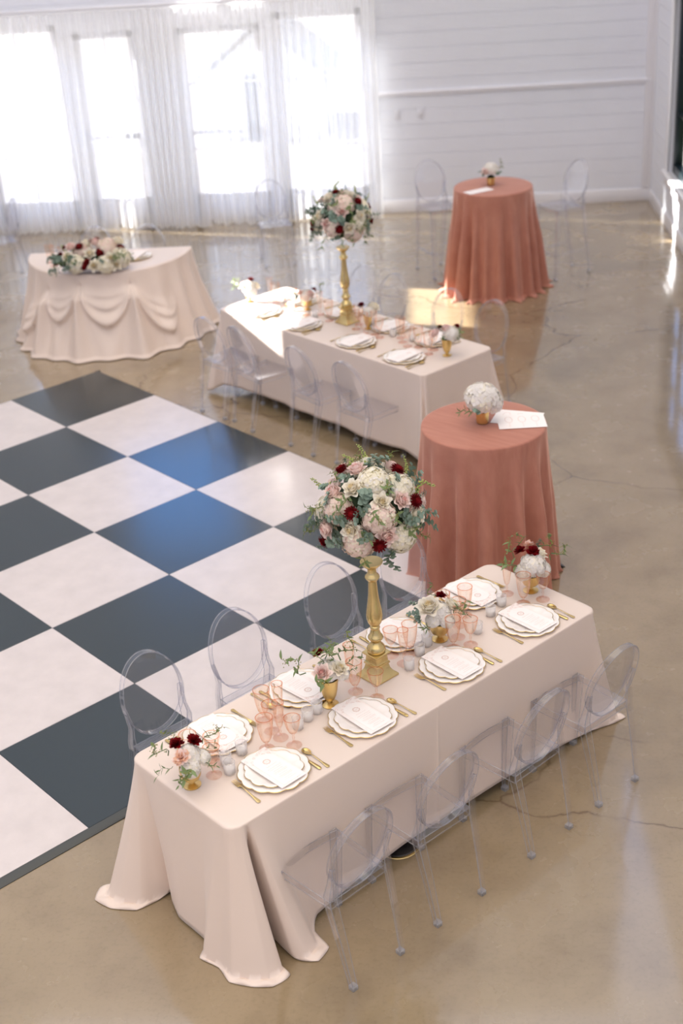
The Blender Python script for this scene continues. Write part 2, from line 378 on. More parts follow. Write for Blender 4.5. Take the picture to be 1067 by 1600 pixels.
# outside
mb = MB(); mb.box((0, 25, -.25), (70, 39, .3)); o = struct('patio_ground', mb, M['patio'], smooth=False)
mb = MB(); mb.box((36, -4, -.25), (59.4, 19, .3)); struct('lawn_ground', mb, M['lawn'], smooth=False)
house = empty('garden_shed'); tag(house, 'pale gabled shed outside, faintly seen through the sheer curtains', 'shed'); putr(house, .75, 10.5, -.1)
mb = MB(); pr = [(-.95, 0), (.95, 0), (.95, 1.0), (0, 1.75), (-.95, 1.0)]
mb.loft([[(x, 0, z) for x, z in pr], [(x, 2, z) for x, z in pr]]); mb.build('siding', M['siding'], house, smooth=False)
mb = MB(); mb.loft([[(x, y, z) for x, z in ((-1.15, .9), (0, 1.8), (1.15, .9), (1.15, .97), (0, 1.9), (-1.15, .97))] for y in (-.12, 2.12)]); mb.build('roof', M['roof'], house, smooth=False)
mb = MB(); mb.box((0, -.02, .5), (.6, .05, 1.0)); mb.build('door', M['darkglass'], house)
# wall switches
for i, x in enumerate((2.872, 3.158)):
    mb = MB(); mb.box((0, 0, 0), (.075, .008, .118)); t = mb.build('light_switch', M['whiteplastic'], bevel=.002)
    tag(t, ['white wall switch plate beside the sheer curtain, left of two', 'white wall switch plate on the shiplap wall, right of two'][i], 'light switch'); putr(t, x, YB - .004, 1.205)
    mb = MB(); mb.box((0, -.006, 0), (.034, .008, .066)); mb.build('rocker', M['whiteplastic'], t, bevel=.002)
# wall lamp high on the back wall (above the frame); its glow mirrors in the dance floor
lm = bpy.data.materials.new('lamp glow'); lm.use_nodes = True; nt = lm.node_tree; nt.nodes.clear(); e_ = N(nt, 'ShaderNodeEmission'); setin(e_, Color=(1, .86, .7, 1), Strength=11); oo = N(nt, 'ShaderNodeOutputMaterial'); nt.links.new(e_.outputs[0], oo.inputs[0])
wl = empty('wall_lamp'); tag(wl, 'small round wall lamp high above the sheer curtains', 'lamp'); putr(wl, 1.12, YB, 3.66)
mb = MB(); mb.lathe([(0.001, 0), (.06, 0), (.06, .02), (.001, .02)], 20, M=Matrix.Rotation(pi / 2, 4, 'X')); mb.build('wall_plate', M['gold'], wl)
mb = MB(); mb.tube([(0, -.01, 0), (0, -.12, .02)], .012, 8); mb.build('arm', M['gold'], wl)
mb = MB(); mb.lathe([(.11 * sin(pi * k / 12) + 1e-5, -.11 * cos(pi * k / 12)) for k in range(13)], 20, M=Matrix.Translation((0, -.2, .02))); mb.build('globe', lm, wl)

# sheer curtains: five gathered widths hanging in front of the doors
def curtain(x0, x1, seed, lab, lean=0):
    r = random.Random(seed); o = empty('sheer_curtain'); tag(o, lab, 'curtain', 'sheer curtains across the glass doors'); putr(o, (x0 + x1) / 2, YB - .26, 0)
    W = x1 - x0; n = int(W * 150); rows = 14; zt = 2.615
    ph = [r.uniform(0, 6.28) for _ in range(6)]
    vs = []; fs = []
    for k in range(rows + 1):
        t = k / rows; z = zt - (zt - .02) * t
        for i in range(n + 1):
            u = i / n; x = -W / 2 + W * u
            f = 2 * pi * u * W
            am = .022 + .02 * t + .012 * sin(3 * f * .21 + ph[3])
            y = am * sin(f / .105 + 2.2 * sin(f / .9 + ph[0]) + ph[1] + .5 * t * sin(f / .5 + ph[5])) + .006 * sin(f / .043 + ph[2]) * (1 - .5 * t) + .05 * t * sin(f / 1.7 + ph[4])
            xx = x + .05 * t * t * sin(f / .8 + ph[2]) * 4 * u * (1 - u)
            zz = z
            if k == rows: zz = .01 + .02 * abs(sin(f / .6 + ph[1]))
            vs.append((xx, y - .015 * t, zz))
    for k in range(rows):
        for i in range(n): fs.append((k * (n + 1) + i, k * (n + 1) + i + 1, (k + 1) * (n + 1) + i + 1, (k + 1) * (n + 1) + i))
    MB().add(vs, fs).build('drape', M['sheer'], o, angle=180)
    mb = MB(); mb.box((0, 0, zt + .01), (W, .05, .02)); mb.build('header_tape', M['sheer'], o)
    return o
for i, (a, b, lab) in enumerate(((-3.1, -1.75, 'white sheer curtain at the far left edge, over the brightest door'), (-1.745, -.645, 'white sheer curtain behind the half-round table, leftmost full width'),
        (-.64, .515, 'white sheer curtain falling right behind the two chairs of the half-round table'), (.52, 1.525, 'white sheer curtain behind the lone clear chair by the doors'), (1.53, 2.63, 'white sheer curtain at the right end, next to the shiplap wall'))):
    curtain(a, b, 11 + i, lab, lean=1)
cr = empty('sheer_curtain'); tag(cr, 'added narrow sheer return beside the switches, blocking sun from behind the curtains', 'curtain', 'sheer curtains across the glass doors'); putr(cr, 2.64, YB - .13, 0)  # added return panel, stops the sun strip escaping behind the curtain end
vs = []; fs = []
for k in range(9):
    for i in range(33): vs.append((.012 * sin(i * .9 + .3 * k), -.115 + .23 * i / 32, .02 + 2.59 * k / 8))
for k in range(8):
    for i in range(32): fs.append((k * 33 + i, k * 33 + i + 1, (k + 1) * 33 + i + 1, (k + 1) * 33 + i))
MB().add(vs, fs).build('drape', M['sheer'], cr, angle=180)
mb = MB(); mb.tube([(-3.9, YB - .26, 2.66), (2.66, YB - .26, 2.66)], .016, 12); o = mb.build('curtain_rod', M['whiteplastic']); tag(o, 'white rod carrying the sheer curtains along the back wall', 'curtain rod')

# ------------------------------------------------------------------ dance floor (table frame)
S = .9222
df = empty('dance_floor'); tag(df, 'black and white checkerboard dance floor laid on the concrete', 'dance floor'); put(df, 0, 0, 0)
mb = MB()
for i in range(6):
    for j in range(8):
        mb.box(((i + .5) * S, -(j + .5) * S, .0105), (S - .003, S - .003, .019), (i + j) % 2)
mb.box((3 * S, -4 * S, .009), (6 * S, 8 * S, .016), 0)
mb.build('panels', [M['tileB'], M['tileW']], df, smooth=False)
mb = MB()
e = .05
def ramp_edge(p, q, nrm, k):
    (x0, y0), (x1, y1) = p, q; nx, ny = nrm
    mb.loft([[(x, y, .021), (x, y, .0), (x + nx * e * k, y + ny * e * k, .0), (x + nx * e * k, y + ny * e * k, .004)] for x, y in (p, q)])
ramp_edge((6 * S, .03), (6 * S, -8 * S), (1, 0), 1)
ramp_edge((0, .03), (0, -8 * S), (-1, 0), .5)
ramp_edge((-.03, 0), (6 * S + .05, 0), (0, 1), .5)
mb.build('edge_trim', M['edgeB'], df, bevel=.002)

# ------------------------------------------------------------------ clear chairs
def angle_leg(mb, p0, p1, w0, w1, sx, sy, t=.007):
    """L-section leg from the top p0 to the foot p1; the open side looks towards (sx, sy)"""
    rings = []
    for p, w in ((p0, w0), p1 if isinstance(p1, list) else (p1, w1)):
        x, y, z = p; a = w
        q = [(0, 0), (a, 0), (a, t), (t, t), (t, a), (0, a)]
        rings.append([(x + sx * u, y + sy * v, z) for u, v in q])
    mb.loft(rings)
def make_chair(stool=False):
    o = empty('bar_stool' if stool else 'ghost_chair'); A = M['stoolacrylic' if stool else 'acrylic']; EM = M['acrylicedge']
    zs = .75 if stool else .455
    fx = .18; rx = .168
    # seat: thin slab with a bowed front edge
    mb = MB(); n = 8
    out = [(-fx, .165)] + [(-fx + 2 * fx * i / n, .165 + .02 * sin(pi * i / n)) for i in range(1, n)] + [(fx, .165), (rx, -.165), (-rx, -.165)]
    mb.loft([[(x, y, zs - .007) for x, y in out], [(x, y, zs) for x, y in out]]); mb.build('seat', A, o, bevel=.0021, edge_mat=EM)
    mb = MB()                                                                # skirt below the seat
    inn = [(x * .96, y * .95) for x, y in out]
    mb.loft([[(x, y, zs - .007) for x, y in out], [(x, y, zs - .045) for x, y in out], [(x, y, zs - .045) for x, y in inn], [(x, y, zs - .007) for x, y in inn]], cap=False)
    mb.build('seat_frame', A, o, bevel=.0021, edge_mat=EM)
    for sx in (-1, 1):
        mb = MB(); angle_leg(mb, (sx * (fx + .004), .178, zs + .001), (sx * (fx - .002), .195, .012), .046, .030, -sx, -1); lg = mb.build('leg', A, o, bevel=.0021, edge_mat=EM); mb = MB(); mb.box((sx * (fx - .017), .181, .012), (.031, .031, .024)); mb.build('foot_cap', M['foot'], lg, bevel=.002)
        mb = MB()                                                            # rear leg runs on up to the oval
        pts = [((.150, -.250 if not stool else -.275, .012), .030), ((.164, -.210, zs * .55), .040), ((rx + .006, -.172, zs - .02), .046), ((rx + .008, -.168, zs + .03), .043), ((.160, -.170, zs + .10), .032), ((.166, -.188, zs + .20), .020)]
        rings = []
        for (x, y, z), w in pts:
            x += .0; t = .007; q = [(0, 0), (w, 0), (w, t), (t, t), (t, w), (0, w)]
            rings.append([(sx * (x + .01) - sx * u, y - .012 + v, z) for u, v in q])
        mb.loft(rings); lg = mb.build('leg', A, o, bevel=.0021, edge_mat=EM); mb = MB(); mb.box((sx * .1455, -.247 if not stool else -.272, .012), (.031, .031, .024)); mb.build('foot_cap', M['foot'], lg, bevel=.002)
    # oval back: a deep thin band with a thin sheet near its front edge, leaning back
    n = 44; H = .428; Wd = .178
    def C(a, k, d):
        x = (Wd + k) * sin(a); v = -(H / 2 + k) * cos(a) + H / 2
        x *= 1 + .03 * cos(a)
        return (x, -.150 - .09 * (v / H) ** 1.25 * (1 if v > 0 else 0) + d - .012 * (1 - (x / .18) ** 2), zs + .008 + v)
    def CC(a, k, d):
        v = max(0, -(H / 2) * cos(a) + H / 2); x, y, z = C(a, k, d); return (x, y, z)
    mb = MB(); vs = []; fs = []
    for i in range(n):
        a = 2 * pi * i / n
        vs += [CC(a, 0, -.020), CC(a, 0, .018), CC(a, -.007, .018), CC(a, -.007, -.020)]
    for i in range(n):
        j = (i + 1) % n
        for k in range(4): l = (k + 1) % 4; fs.append((4 * i + k, 4 * j + k, 4 * j + l, 4 * i + l))
    mb.add(vs, fs); mb.build('back_frame', A, o, bevel=.0021, edge_mat=EM)
    mb = MB(); vs = [CC(2 * pi * i / n, -.007, .004) for i in range(n)] + [CC(2 * pi * i / n, -.007, .009) for i in range(n)]
    mb.add(vs, [tuple(range(n)), tuple(range(2 * n - 1, n - 1, -1))]); mb.build('backrest', A, o, smooth=False)
    if stool:
        for (x, y, dx, dy) in ((-.16, -.02, .012, .36), (.16, -.02, .012, .36), (0, .178, .31, .014)):
            mb = MB(); mb.box((x, y, .27), (dx, dy, .026)); mb.build('footrest', A, o, bevel=.0021, edge_mat=EM)
    return o
chair = make_chair(); stool = make_chair(True)
def place_chair(x, y, face, lab, grp, room=False, proto=None):
    """face: the direction the sitter looks, degrees in the table frame (or room frame)"""
    o = inst(proto or chair, lab, 'stool' if proto else 'chair', grp)
    (putr if room else put)(o, x, y, 0, face - 90); return o
g1 = 'clear chairs at the long table nearest the camera'
for y, lab, dr in ((-3.318, 'clear acrylic chair closest to the camera, open-floor side of the near table', 1), (-2.778, 'clear acrylic chair second from the camera on the open-floor side of the near table', -1),
               (-2.145, 'clear acrylic chair third from the camera on the open-floor side of the near table', 1.5), (-1.61, 'clear acrylic chair at the far right end of the near table, farthest to the right', -1)):
    place_chair(7.03, y, 180 + dr, lab, g1)
for y, lab in ((-3.26, 'clear acrylic chair on the dance floor, beside the left end of the near table'), (-2.707, 'clear chair on the dance floor, second from the left end of near table'),
               (-2.05, 'clear acrylic chair on the dance floor, just left of the gold candlestick'), (-1.5, 'clear acrylic chair on the dance floor half hidden by the tall bouquet')):
    place_chair(5.815, y, 0, lab, g1)
g2 = 'clear chairs at the second long table'
for x, y, d, lab in ((1.66, .33, 4, 'clear chair at the left end of the second long table, on its dance floor side'), (2.10, .345, -7, 'second clear chair from the left beside the dance floor, seat pulled out from the table'),
                     (2.83, .35, -3, 'third clear chair from the left on the dance floor side of the second table'), (3.36, .37, 0, 'clear chair right behind the near bouquet, on the dance floor side of the second table')):
    place_chair(x, y, 90 + d, lab, g2)
for x, lab in ((1.72, 'clear chair behind the far gold candlestick'), (2.12, 'clear chair behind the second table, just right of the far candlestick'), (2.80, 'clear chair with its thin oval back against the sunlit patch of floor'),
               (3.30, 'clear chair at the right end of the second table, beside the sun patch')):
    place_chair(x, 1.64, 270, lab, g2)
g3 = 'clear chairs behind the half-round table'
place_chair(-.285, 1.66, 268, 'clear chair behind the half-round table, left of the pair', g3, True)
place_chair(.265, 1.63, 268, 'clear chair behind the half-round table, right of the pair', g3, True)
place_chair(1.45, 3.30, 284, 'lone clear chair standing against the sheer curtains', None, True)
place_chair(-1.66, 3.12, 215, 'clear chair at the left edge of the photo in front of the curtain', None, True)
place_chair(3.29, 2.59, -64, 'tall clear bar stool left of the far cocktail table', 'clear bar stools', True, stool)
place_chair(4.56, 2.37, -149, 'tall clear bar stool right of the far cocktail table', 'clear bar stools', True, stool)

# ------------------------------------------------------------------ cloths
def catmull(P, n, lin_=0):
    out = []; m = len(P); d = len(P[0])
    for i in range(m):
        p0, p1, p2, p3 = P[(i - 1) % m], P[i], P[(i + 1) % m], P[(i + 2) % m]
        for k in range(n):
            t = k / n
            out.append(tuple(.5 * (2 * p1[c] + (p2[c] - p0[c]) * t + (2 * p0[c] - 5 * p1[c] + 4 * p2[c] - p3[c]) * t * t + (3 * p1[c] - p0[c] - 3 * p2[c] + p3[c]) * t ** 3) for c in range(d)))
    m_ = len(out)
    if lin_:
        out = [tuple((1 - lin_) * out[i * n + k][c] + lin_ * (P[i][c] + (P[(i + 1) % m][c] - P[i][c]) * k / n) for c in range(d)) for i in range(m) for k in range(n)]
    return out
def cloth(name, ctrl, zt, mat, sub=8, rows=26, crease=None, wob=0, seed=0):
    """ctrl: (topx, topy, hemx, hemy, hemz, pool) around the table; local coordinates"""
    r = random.Random(seed); C = catmull(ctrl, sub, .55); n = len(C)
    cx = sum(c[0] for c in C) / n; cy = sum(c[1] for c in C) / n
    prof = []
    vs = []; fs = []
    def ring(fn): vs.extend(fn(c, i) for i, c in enumerate(C))
    ring(lambda c, i: (c[0] + (cx - c[0]) * .03, c[1] + (cy - c[1]) * .06, zt))
    for k, (a, dz) in enumerate(((.010, 0), (.004, -.0015), (0, -.006), (-.0015, -.013))):
        ring(lambda c, i: (c[0] + (cx - c[0]) * a, c[1] + (cy - c[1]) * a * 2, zt + dz))
    nz = [r.uniform(0, 6.3) for _ in range(6)]
    for k in range(1, rows + 1):
        e = k / rows
        def f(c, i):
            tx, ty, hx, hy, hz, q = c; q = max(0, min(1, q))
            brk = 1 - .16 * q
            if e <= brk: g = e / brk; u = g ** 1.15 * (1 - .22 * q); z = (zt - .013) * (1 - g) + hz * g + q * .012 * g
            else: g = (e - brk) / (1 - brk); u = (1 - .22 * q) + .22 * q * g; z = hz + q * (.012 * (1 - g) + .012 * sin(pi * g) * (.5 + .5 * sin(i * .7)))
            x = tx + (hx - tx) * u; y = ty + (hy - ty) * u
            if wob:
                w = wob * e * sin(i * .55 + nz[0] + 1.3 * sin(i * .13 + nz[1])); L = math.hypot(hx - cx, hy - cy); x += w * (tx - cx) / max(.2, abs(tx - cx) + abs(ty - cy)); y += w * (ty - cy) / max(.2, abs(tx - cx) + abs(ty - cy))
            return (x, y, max(z, .004))
        ring(f)
    R = rows + 5
    for k in range(R - 1):
        for i in range(n): j = (i + 1) % n; fs.append((k * n + i, k * n + j, (k + 1) * n + j, (k + 1) * n + i))
    fs.append(tuple(range(n)))
    o = MB().add(vs, fs).build(name, mat, angle=75)
    md = o.modifiers.new('thickness', 'SOLIDIFY'); md.thickness = .0022; md.offset = -1
    return o
def folding_table(x, y, L, W, rot, lab):
    t = empty('banquet_table'); tag(t, lab, 'table'); put(t, x, y, 0, rot)
    mb = MB(); mb.box((0, 0, .745), (L, W, .04)); mb.build('tabletop', M['tabletop'], t, bevel=.008)
    for sx in (-1, 1):
        for sy in (-1, 1):
            mb = MB(); mb.tube([(sx * L * .38, sy * W * .36, .73), (sx * L * .38, sy * W * .36, .0)], .014, 10); mb.build('leg', M['darkmetal'], t)
# near table: 2.44 x .76 m, centre (6.47,-2.483)
X0, X1, Y0, Y1 = 6.095, 6.85, -3.705, -1.262
r = .055
T1 = [  # near long side, from its right end to the left
 (X1, Y1 - .10, 6.86, -1.33, .02, .3), (X1, -1.60, 6.845, -1.62, .045, 0), (X1, -2.0, 6.835, -2.0, .06, 0), (X1, -2.35, 6.825, -2.35, .06, 0), (X1, -2.445, 6.822, -2.445, .06, 0), (X1 + .002, -2.465, 6.840, -2.465, .06, 0), (X1, -2.485, 6.820, -2.485, .06, 0), (X1, -2.7, 6.82, -2.7, .06, 0), (X1, -3.05, 6.83, -3.05, .045, 0), (X1, -3.35, 6.84, -3.28, .02, 0),
 (X1, -3.50, 6.90, -3.35, .006, .4), (X1, -3.56, 7.02, -3.37, .005, 1), (X1, -3.585, 7.05, -3.46, .005, 1), (X1, -3.60, 6.98, -3.52, .005, .6), (X1, -3.612, 6.80, -3.52, .02, 0), (X1, -3.622, 6.50, -3.44, .03, 0),
 (X1 - .001, -3.632, 6.78, -3.585, .01, .1), (X1 - .002, -3.645, 7.02, -3.60, .005, 1), (X1 - .006, -3.660, 7.02, -3.70, .005, 1), (X1 - .018, -3.683, 6.95, -3.77, .005, 1), (X1 - .035, -3.697, 6.86, -3.82, .005, .9), (X1 - .06, Y0, 6.76, -3.80, .005, .5), (X1 - .12, Y0, 6.65, -3.825, .005, .5),
 (X1 - .22, Y0, 6.60, -3.745, .01, 0), (6.50, Y0, 6.50, -3.74, .01, 0), (6.36, Y0, 6.38, -3.74, .012, 0), (6.24, Y0, 6.27, -3.70, .02, 0), (6.19, Y0, 6.22, -3.66, .02, 0), (6.165, Y0, 6.21, -3.74, .005, .6), (6.145, Y0, 6.19, -3.85, .005, 1), (6.125, Y0 + .006, 6.09, -3.93, .005, 1),
 (6.108, Y0 + .018, 5.985, -3.95, .005, 1), (6.098, Y0 + .035, 5.93, -3.88, .005, 1), (X0, Y0 + .06, 5.98, -3.76, .005, .5), (X0, Y0 + .12, 6.05, -3.60, .02, 0), (X0, -3.3, 6.09, -3.3, .04, 0), (X0, -2.9, 6.085, -2.9, .05, 0), (X0, -2.4, 6.085, -2.4, .05, 0), (X0, -1.9, 6.085, -1.9, .05, 0), (X0, -1.5, 6.07, -1.46, .03, 0),
 (X0, Y1 - .07, 6.0, -1.33, .005, .6), (6.10, Y1 - .03, 5.95, -1.2, .005, 1), (6.125, Y1 - .004, 6.05, -1.1, .005, 1), (6.16, Y1, 6.2, -1.14, .01, .4), (6.3, Y1, 6.32, -1.22, .02, 0), (6.5, Y1, 6.5, -1.225, .03, 0), (6.66, Y1, 6.66, -1.2, .02, 0),
 (6.77, Y1, 6.76, -1.12, .005, .6), (6.815, Y1 - .006, 6.86, -1.05, .005, 1), (6.835, Y1 - .022, 6.91, -1.06, .005, 1), (6.845, Y1 - .04, 6.90, -1.15, .005, 1), (X1, Y1 - .06, 6.87, -1.24, .005, .7)]
cx, cy = 6.4725, -2.4835
folding_table(cx, cy, .72, 2.40, 0, 'folding banquet table under the near blush cloth')
t1c = cloth('tablecloth', [(a - cx, b - cy, c - cx, d - cy, e, f) for a, b, c, d, e, f in T1], .772, M['satin'], seed=3)
put(t1c, cx, cy, 0); tag(t1c, 'blush satin cloth on the long table nearest the camera, its corners pooling on the concrete', 'tablecloth')
# second table, centre (2.56,.89)
def rect_ctrl(hx, hy, r, flare, n=5, hz=.1, side=.01, rr=None):
    rr = rr or random.Random(5); P = []
    def side_pts(ax, ay, bx, by, nx, ny, m):
        for i in range(m):
            t = (i + .5) / m; x, y = ax + (bx - ax) * t, ay + (by - ay) * t
            P.append((x, y, x + nx * (side + rr.uniform(-.012, .02)), y + ny * (side + rr.uniform(-.012, .02)), hz + rr.uniform(-.01, .01), 0))
    def corner(sx, sy, first):
        # perpendicular ends of the corner arc; three folds fanning out
        a0 = math.atan2(0, sx) if first == 'x' else math.atan2(sy, 0)
        a1 = math.atan2(sy, 0) if first == 'x' else math.atan2(0, sx)
        if a1 - a0 > pi: a1 -= 2 * pi
        if a0 - a1 > pi: a1 += 2 * pi
        for k, (t, f) in enumerate(((0, .25), (.22, .75), (.38, 1.0), (.5, .45), (.62, 1.0), (.78, .8), (1, .25))):
            a = a0 + (a1 - a0) * t; x, y = sx * (hx - r) + r * cos(a), sy * (hy - r) + r * sin(a)
            am = (a0 + a1) / 2; aa = a + (am - a) * .45
            P.append((x, y, x + flare * f * cos(aa), y + flare * f * sin(aa), hz * (1 - .7 * f), 0))
    side_pts(hx, -hy + r * 2, hx, hy - r * 2, 1, 0, max(2, int(n * hy / hx) if hy < hx else n)); corner(1, 1, 'x')
    side_pts(hx - r * 2, hy, -hx + r * 2, hy, 0, 1, n); corner(-1, 1, 'y')
    side_pts(-hx, hy - r * 2, -hx, -hy + r * 2, -1, 0, max(2, int(n * hy / hx))); corner(-1, -1, 'x')
    side_pts(-hx + r * 2, -hy, hx - r * 2, -hy, 0, -1, n); corner(1, -1, 'y')
    return P
T2X, T2Y = 2.565, .895
folding_table(T2X, T2Y, 2.42, .72, 0, 'folding banquet table under the second blush cloth')
t2c = cloth('tablecloth', rect_ctrl(1.25, .388, .05, .19, 9, .10), .772, M['satin'], sub=8, wob=.010, seed=4)
put(t2c, T2X, T2Y, 0); tag(t2c, 'blush cloth on the second long table, crossed by a bright band of sunlight', 'tablecloth')

def round_cloth(name, R, H, nf, amp, flare, mat, seed, pool=0):
    r = random.Random(seed); n = 360; rows = 30; vs = []; fs = []
    ks = [(nf + d, r.uniform(0, 6.28), w) for d, w in ((0, 1), (3, .6), (-4, .5), (7, .35))]
    def fold(a):
        v = sum(w * sin(k * a + p + 1.1 * sin(2 * a + p)) for k, p, w in ks) / 1.6
        return (abs(v) ** .8) * (1 if v > 0 else -1)
    F = [fold(2 * pi * i / n) for i in range(n)]
    rad = [(R * .5, H), (R - .02, H), (R - .008, H - .001), (R - .002, H - .005), (R, H - .013)]
    for a_, z in rad: vs += [(a_ * cos(2 * pi * i / n), a_ * sin(2 * pi * i / n), z) for i in range(n)]
    for k in range(1, rows + 1):
        e = k / rows
        for i in range(n):
            a = 2 * pi * i / n; g = min(1, e / .92); w = min(1, e * 2.2)
            rr = R + flare * g ** 1.3 + amp * F[i] * w * (.35 + .65 * e)
            z = (H - .013) * (1 - g) + .012
            if e > .92:
                h = (e - .92) / .08; rr += pool * h * (1 + .4 * F[(i * 3) % n]); z = .012 + .02 * sin(pi * h) * (.6 + .4 * F[(i * 2 + 40) % n]) - .008 * h
            aa = a + .02 * e * F[(i + 9) % n]
            vs.append((rr * cos(aa), rr * sin(aa), max(z, .003)))
    Rn = rows + 5
    for k in range(Rn - 1):
        for i in range(n): j = (i + 1) % n; fs.append((k * n + i, k * n + j, (k + 1) * n + j, (k + 1) * n + i))
    fs.append(tuple(range(n))); o = MB().add(vs, fs).build(name, mat, angle=80)
    md = o.modifiers.new('thickness', 'SOLIDIFY'); md.thickness = .002; md.offset = -1; return o
def cocktail_table(lab):
    t = empty('cocktail_table'); tag(t, lab, 'table')
    mb = MB(); mb.lathe([(.001, 1.03), (.375, 1.03), (.38, 1.05), (.375, 1.062), (.001, 1.062)], 48); mb.build('tabletop', M['tabletop'], t)
    mb = MB(); mb.lathe([(.03, .03), (.03, 1.03)], 16); mb.build('pole', M['darkmetal'], t)
    mb = MB(); mb.lathe([(.001, .0), (.3, .0), (.29, .015), (.05, .035), (.001, .035)], 32); mb.build('base', M['darkmetal'], t); return t
CK1 = (5.225, -.362); CK2R = Q(1.23, 4.148)
put(cocktail_table('pedestal cocktail table under the nearer dusty rose cloth'), *CK1, 0)
c1 = round_cloth('tablecloth', .396, 1.072, 13, .088, .05, M['velvet'], 21, .01); put(c1, *CK1, 0, 10)
tag(c1, 'dusty rose velvet cloth on the nearer cocktail table, between the two long tables', 'tablecloth', 'dusty rose velvet cloths')
putr(cocktail_table('pedestal cocktail table under the farther dusty rose cloth'), *CK2R, 0)
c2 = round_cloth('tablecloth', .40, 1.072, 19, .085, .085, M['velvet'], 33, .05); putr(c2, *CK2R, 0)
tag(c2, 'dusty rose velvet cloth puddling under the farther cocktail table by the shiplap wall', 'tablecloth', 'dusty rose velvet cloths')

# half-round sweetheart table (room frame), flat side to the curtains
SX, SY, SR = -.03, 1.40, .82
def half_round():
    t = empty('half_round_table'); tag(t, 'half-round table under the swagged blush cloth', 'table'); putr(t, SX, SY, 0)
    out = [(.78 * cos(pi + pi * i / 40), .78 * sin(pi + pi * i / 40)) for i in range(41)]
    mb = MB(); mb.loft([[(x, y, .725) for x, y in out], [(x, y, .765) for x, y in out]]); mb.build('tabletop', M['tabletop'], t, smooth=False)
    for a in (200, 270, 340):
        mb = MB(); mb.tube([(.6 * cos(R_(a)), .6 * sin(R_(a)), .73), (.6 * cos(R_(a)), .6 * sin(R_(a)), 0)], .014, 10); mb.build('leg', M['darkmetal'], t)
    # cloth
    n = 460; rows = 60; H = .775; vs = []; fs = []
    g = [(R_(236), .30), (R_(262), .17), (R_(296), .17), (R_(212), .62)]       # gather points: angle, drop
    r = random.Random(9); ph = [r.uniform(0, 6.28) for _ in range(5)]
    def base(u):
        if u < .78:
            a = pi + pi * (u / .78); return (cos(a), sin(a), a, 1)
        v = (u - .78) / .22; return (1 - 2 * v, 0, None, 0)
    rings = [(.9, H, 0), (.985, H - .0, 0), (.995, H - .003, 0), (1, H - .012, 0)]
    for s_, z, _ in rings:
        for i in range(n): x, y, a, k = base(i / n); vs.append((SR * s_ * x, SR * s_ * y * (1 if k else 1), z))
    gs = [(R_(233), .20), (R_(258), .13), (R_(292), .14)]
    for kx in range(1, rows + 1):
        e = kx / rows; z = (H - .012) * (1 - e) + .006; h = H - z
        for i in range(n):
            x, y, a, k = base(i / n)
            if k:
                d = .04 * e + .17 * e ** 1.5
                edge = min(1, min(a - pi, 2 * pi - a) / .25)
                d += edge * .030 * min(1, e * 2) * sin(23 * a + ph[0] + sin(3 * a)) * (1 if a > R_(305) or a < R_(225) else .35)
                for ga, gh in gs:                                      # folds fanning out of every gather
                    da = (a - ga) * SR; dh = h - gh
                    if dh > -.02:
                        w = .02 + .30 * max(0, dh); q = da / w
                        d += .085 * math.exp(-(q * q)) * min(1, (dh + .02) * 9) * (1 + .35 * cos(q * 5.0))
                    d -= .03 * math.exp(-((da / .05) ** 2 + (dh / .05) ** 2))
                for (a0, h0), (a1, h1) in zip([(R_(208), .42)] + gs, gs + [(R_(322), .40)]):      # swags hang between the gathers
                    if a0 < a < a1:
                        t_ = (a - a0) / (a1 - a0); top = h0 + (h1 - h0) * t_
                        for sag, am, wd in ((.31, .065, .04), (.17, .034, .03), (.07, .014, .02)):
                            hc = top + sag * 4 * t_ * (1 - t_) * min(1, (a1 - a0) / .55); q = (h - hc) / wd
                            d += am * sin(pi * t_) ** .7 * (math.exp(-q * q) if q > 0 else math.exp(-(q / 2.4) ** 2))
                hem = .012 * sin(15 * a + ph[2]) * e ** 3
                rr = SR + d + hem
                if e > .97: rr += .02
                vs.append((rr * x, rr * y, max(.004, z)))
            else:
                v = (i / n - .78) / .22; ex = .10 * e; w = .018 * e * sin(34 * v + ph[3])
                vs.append(((SR + .21 * e ** 1.5) * x, ex + w, max(.004, z)))
    Rn = rows + 4
    for kx in range(Rn - 1):
        for i in range(n): j = (i + 1) % n; fs.append((kx * n + i, kx * n + j, (kx + 1) * n + j, (kx + 1) * n + i))
    fs.append(tuple(range(n)))
    o = MB().add(vs, fs).build('tablecloth', M['satin'], angle=85); md = o.modifiers.new('thickness', 'SOLIDIFY'); md.thickness = .002; md.offset = -1
    putr(o, SX, SY, 0); tag(o, 'blush cloth gathered into swags on the half-round table by the curtains', 'tablecloth')
half_round()

# black floor outlet cover half under the near cloth
ob = empty('floor_outlet'); tag(ob, 'round dark floor outlet cover peeking from under the near tablecloth', 'floor outlet'); put(ob, 6.745, -2.665, 0)
mb = MB(); mb.lathe([(.001, 0), (.10, 0), (.10, .004), (.092, .007), (.085, .005), (.06, .006), (.055, .004), (.03, .005), (.001, .005)], 40); mb.build('cover_plate', M['rubber'], ob)
mb = MB(); mb.lathe([(.10, 0), (.112, 0), (.11, .003), (.10, .0045)], 40, cap=False); mb.build('rim', M['gold'], ob)

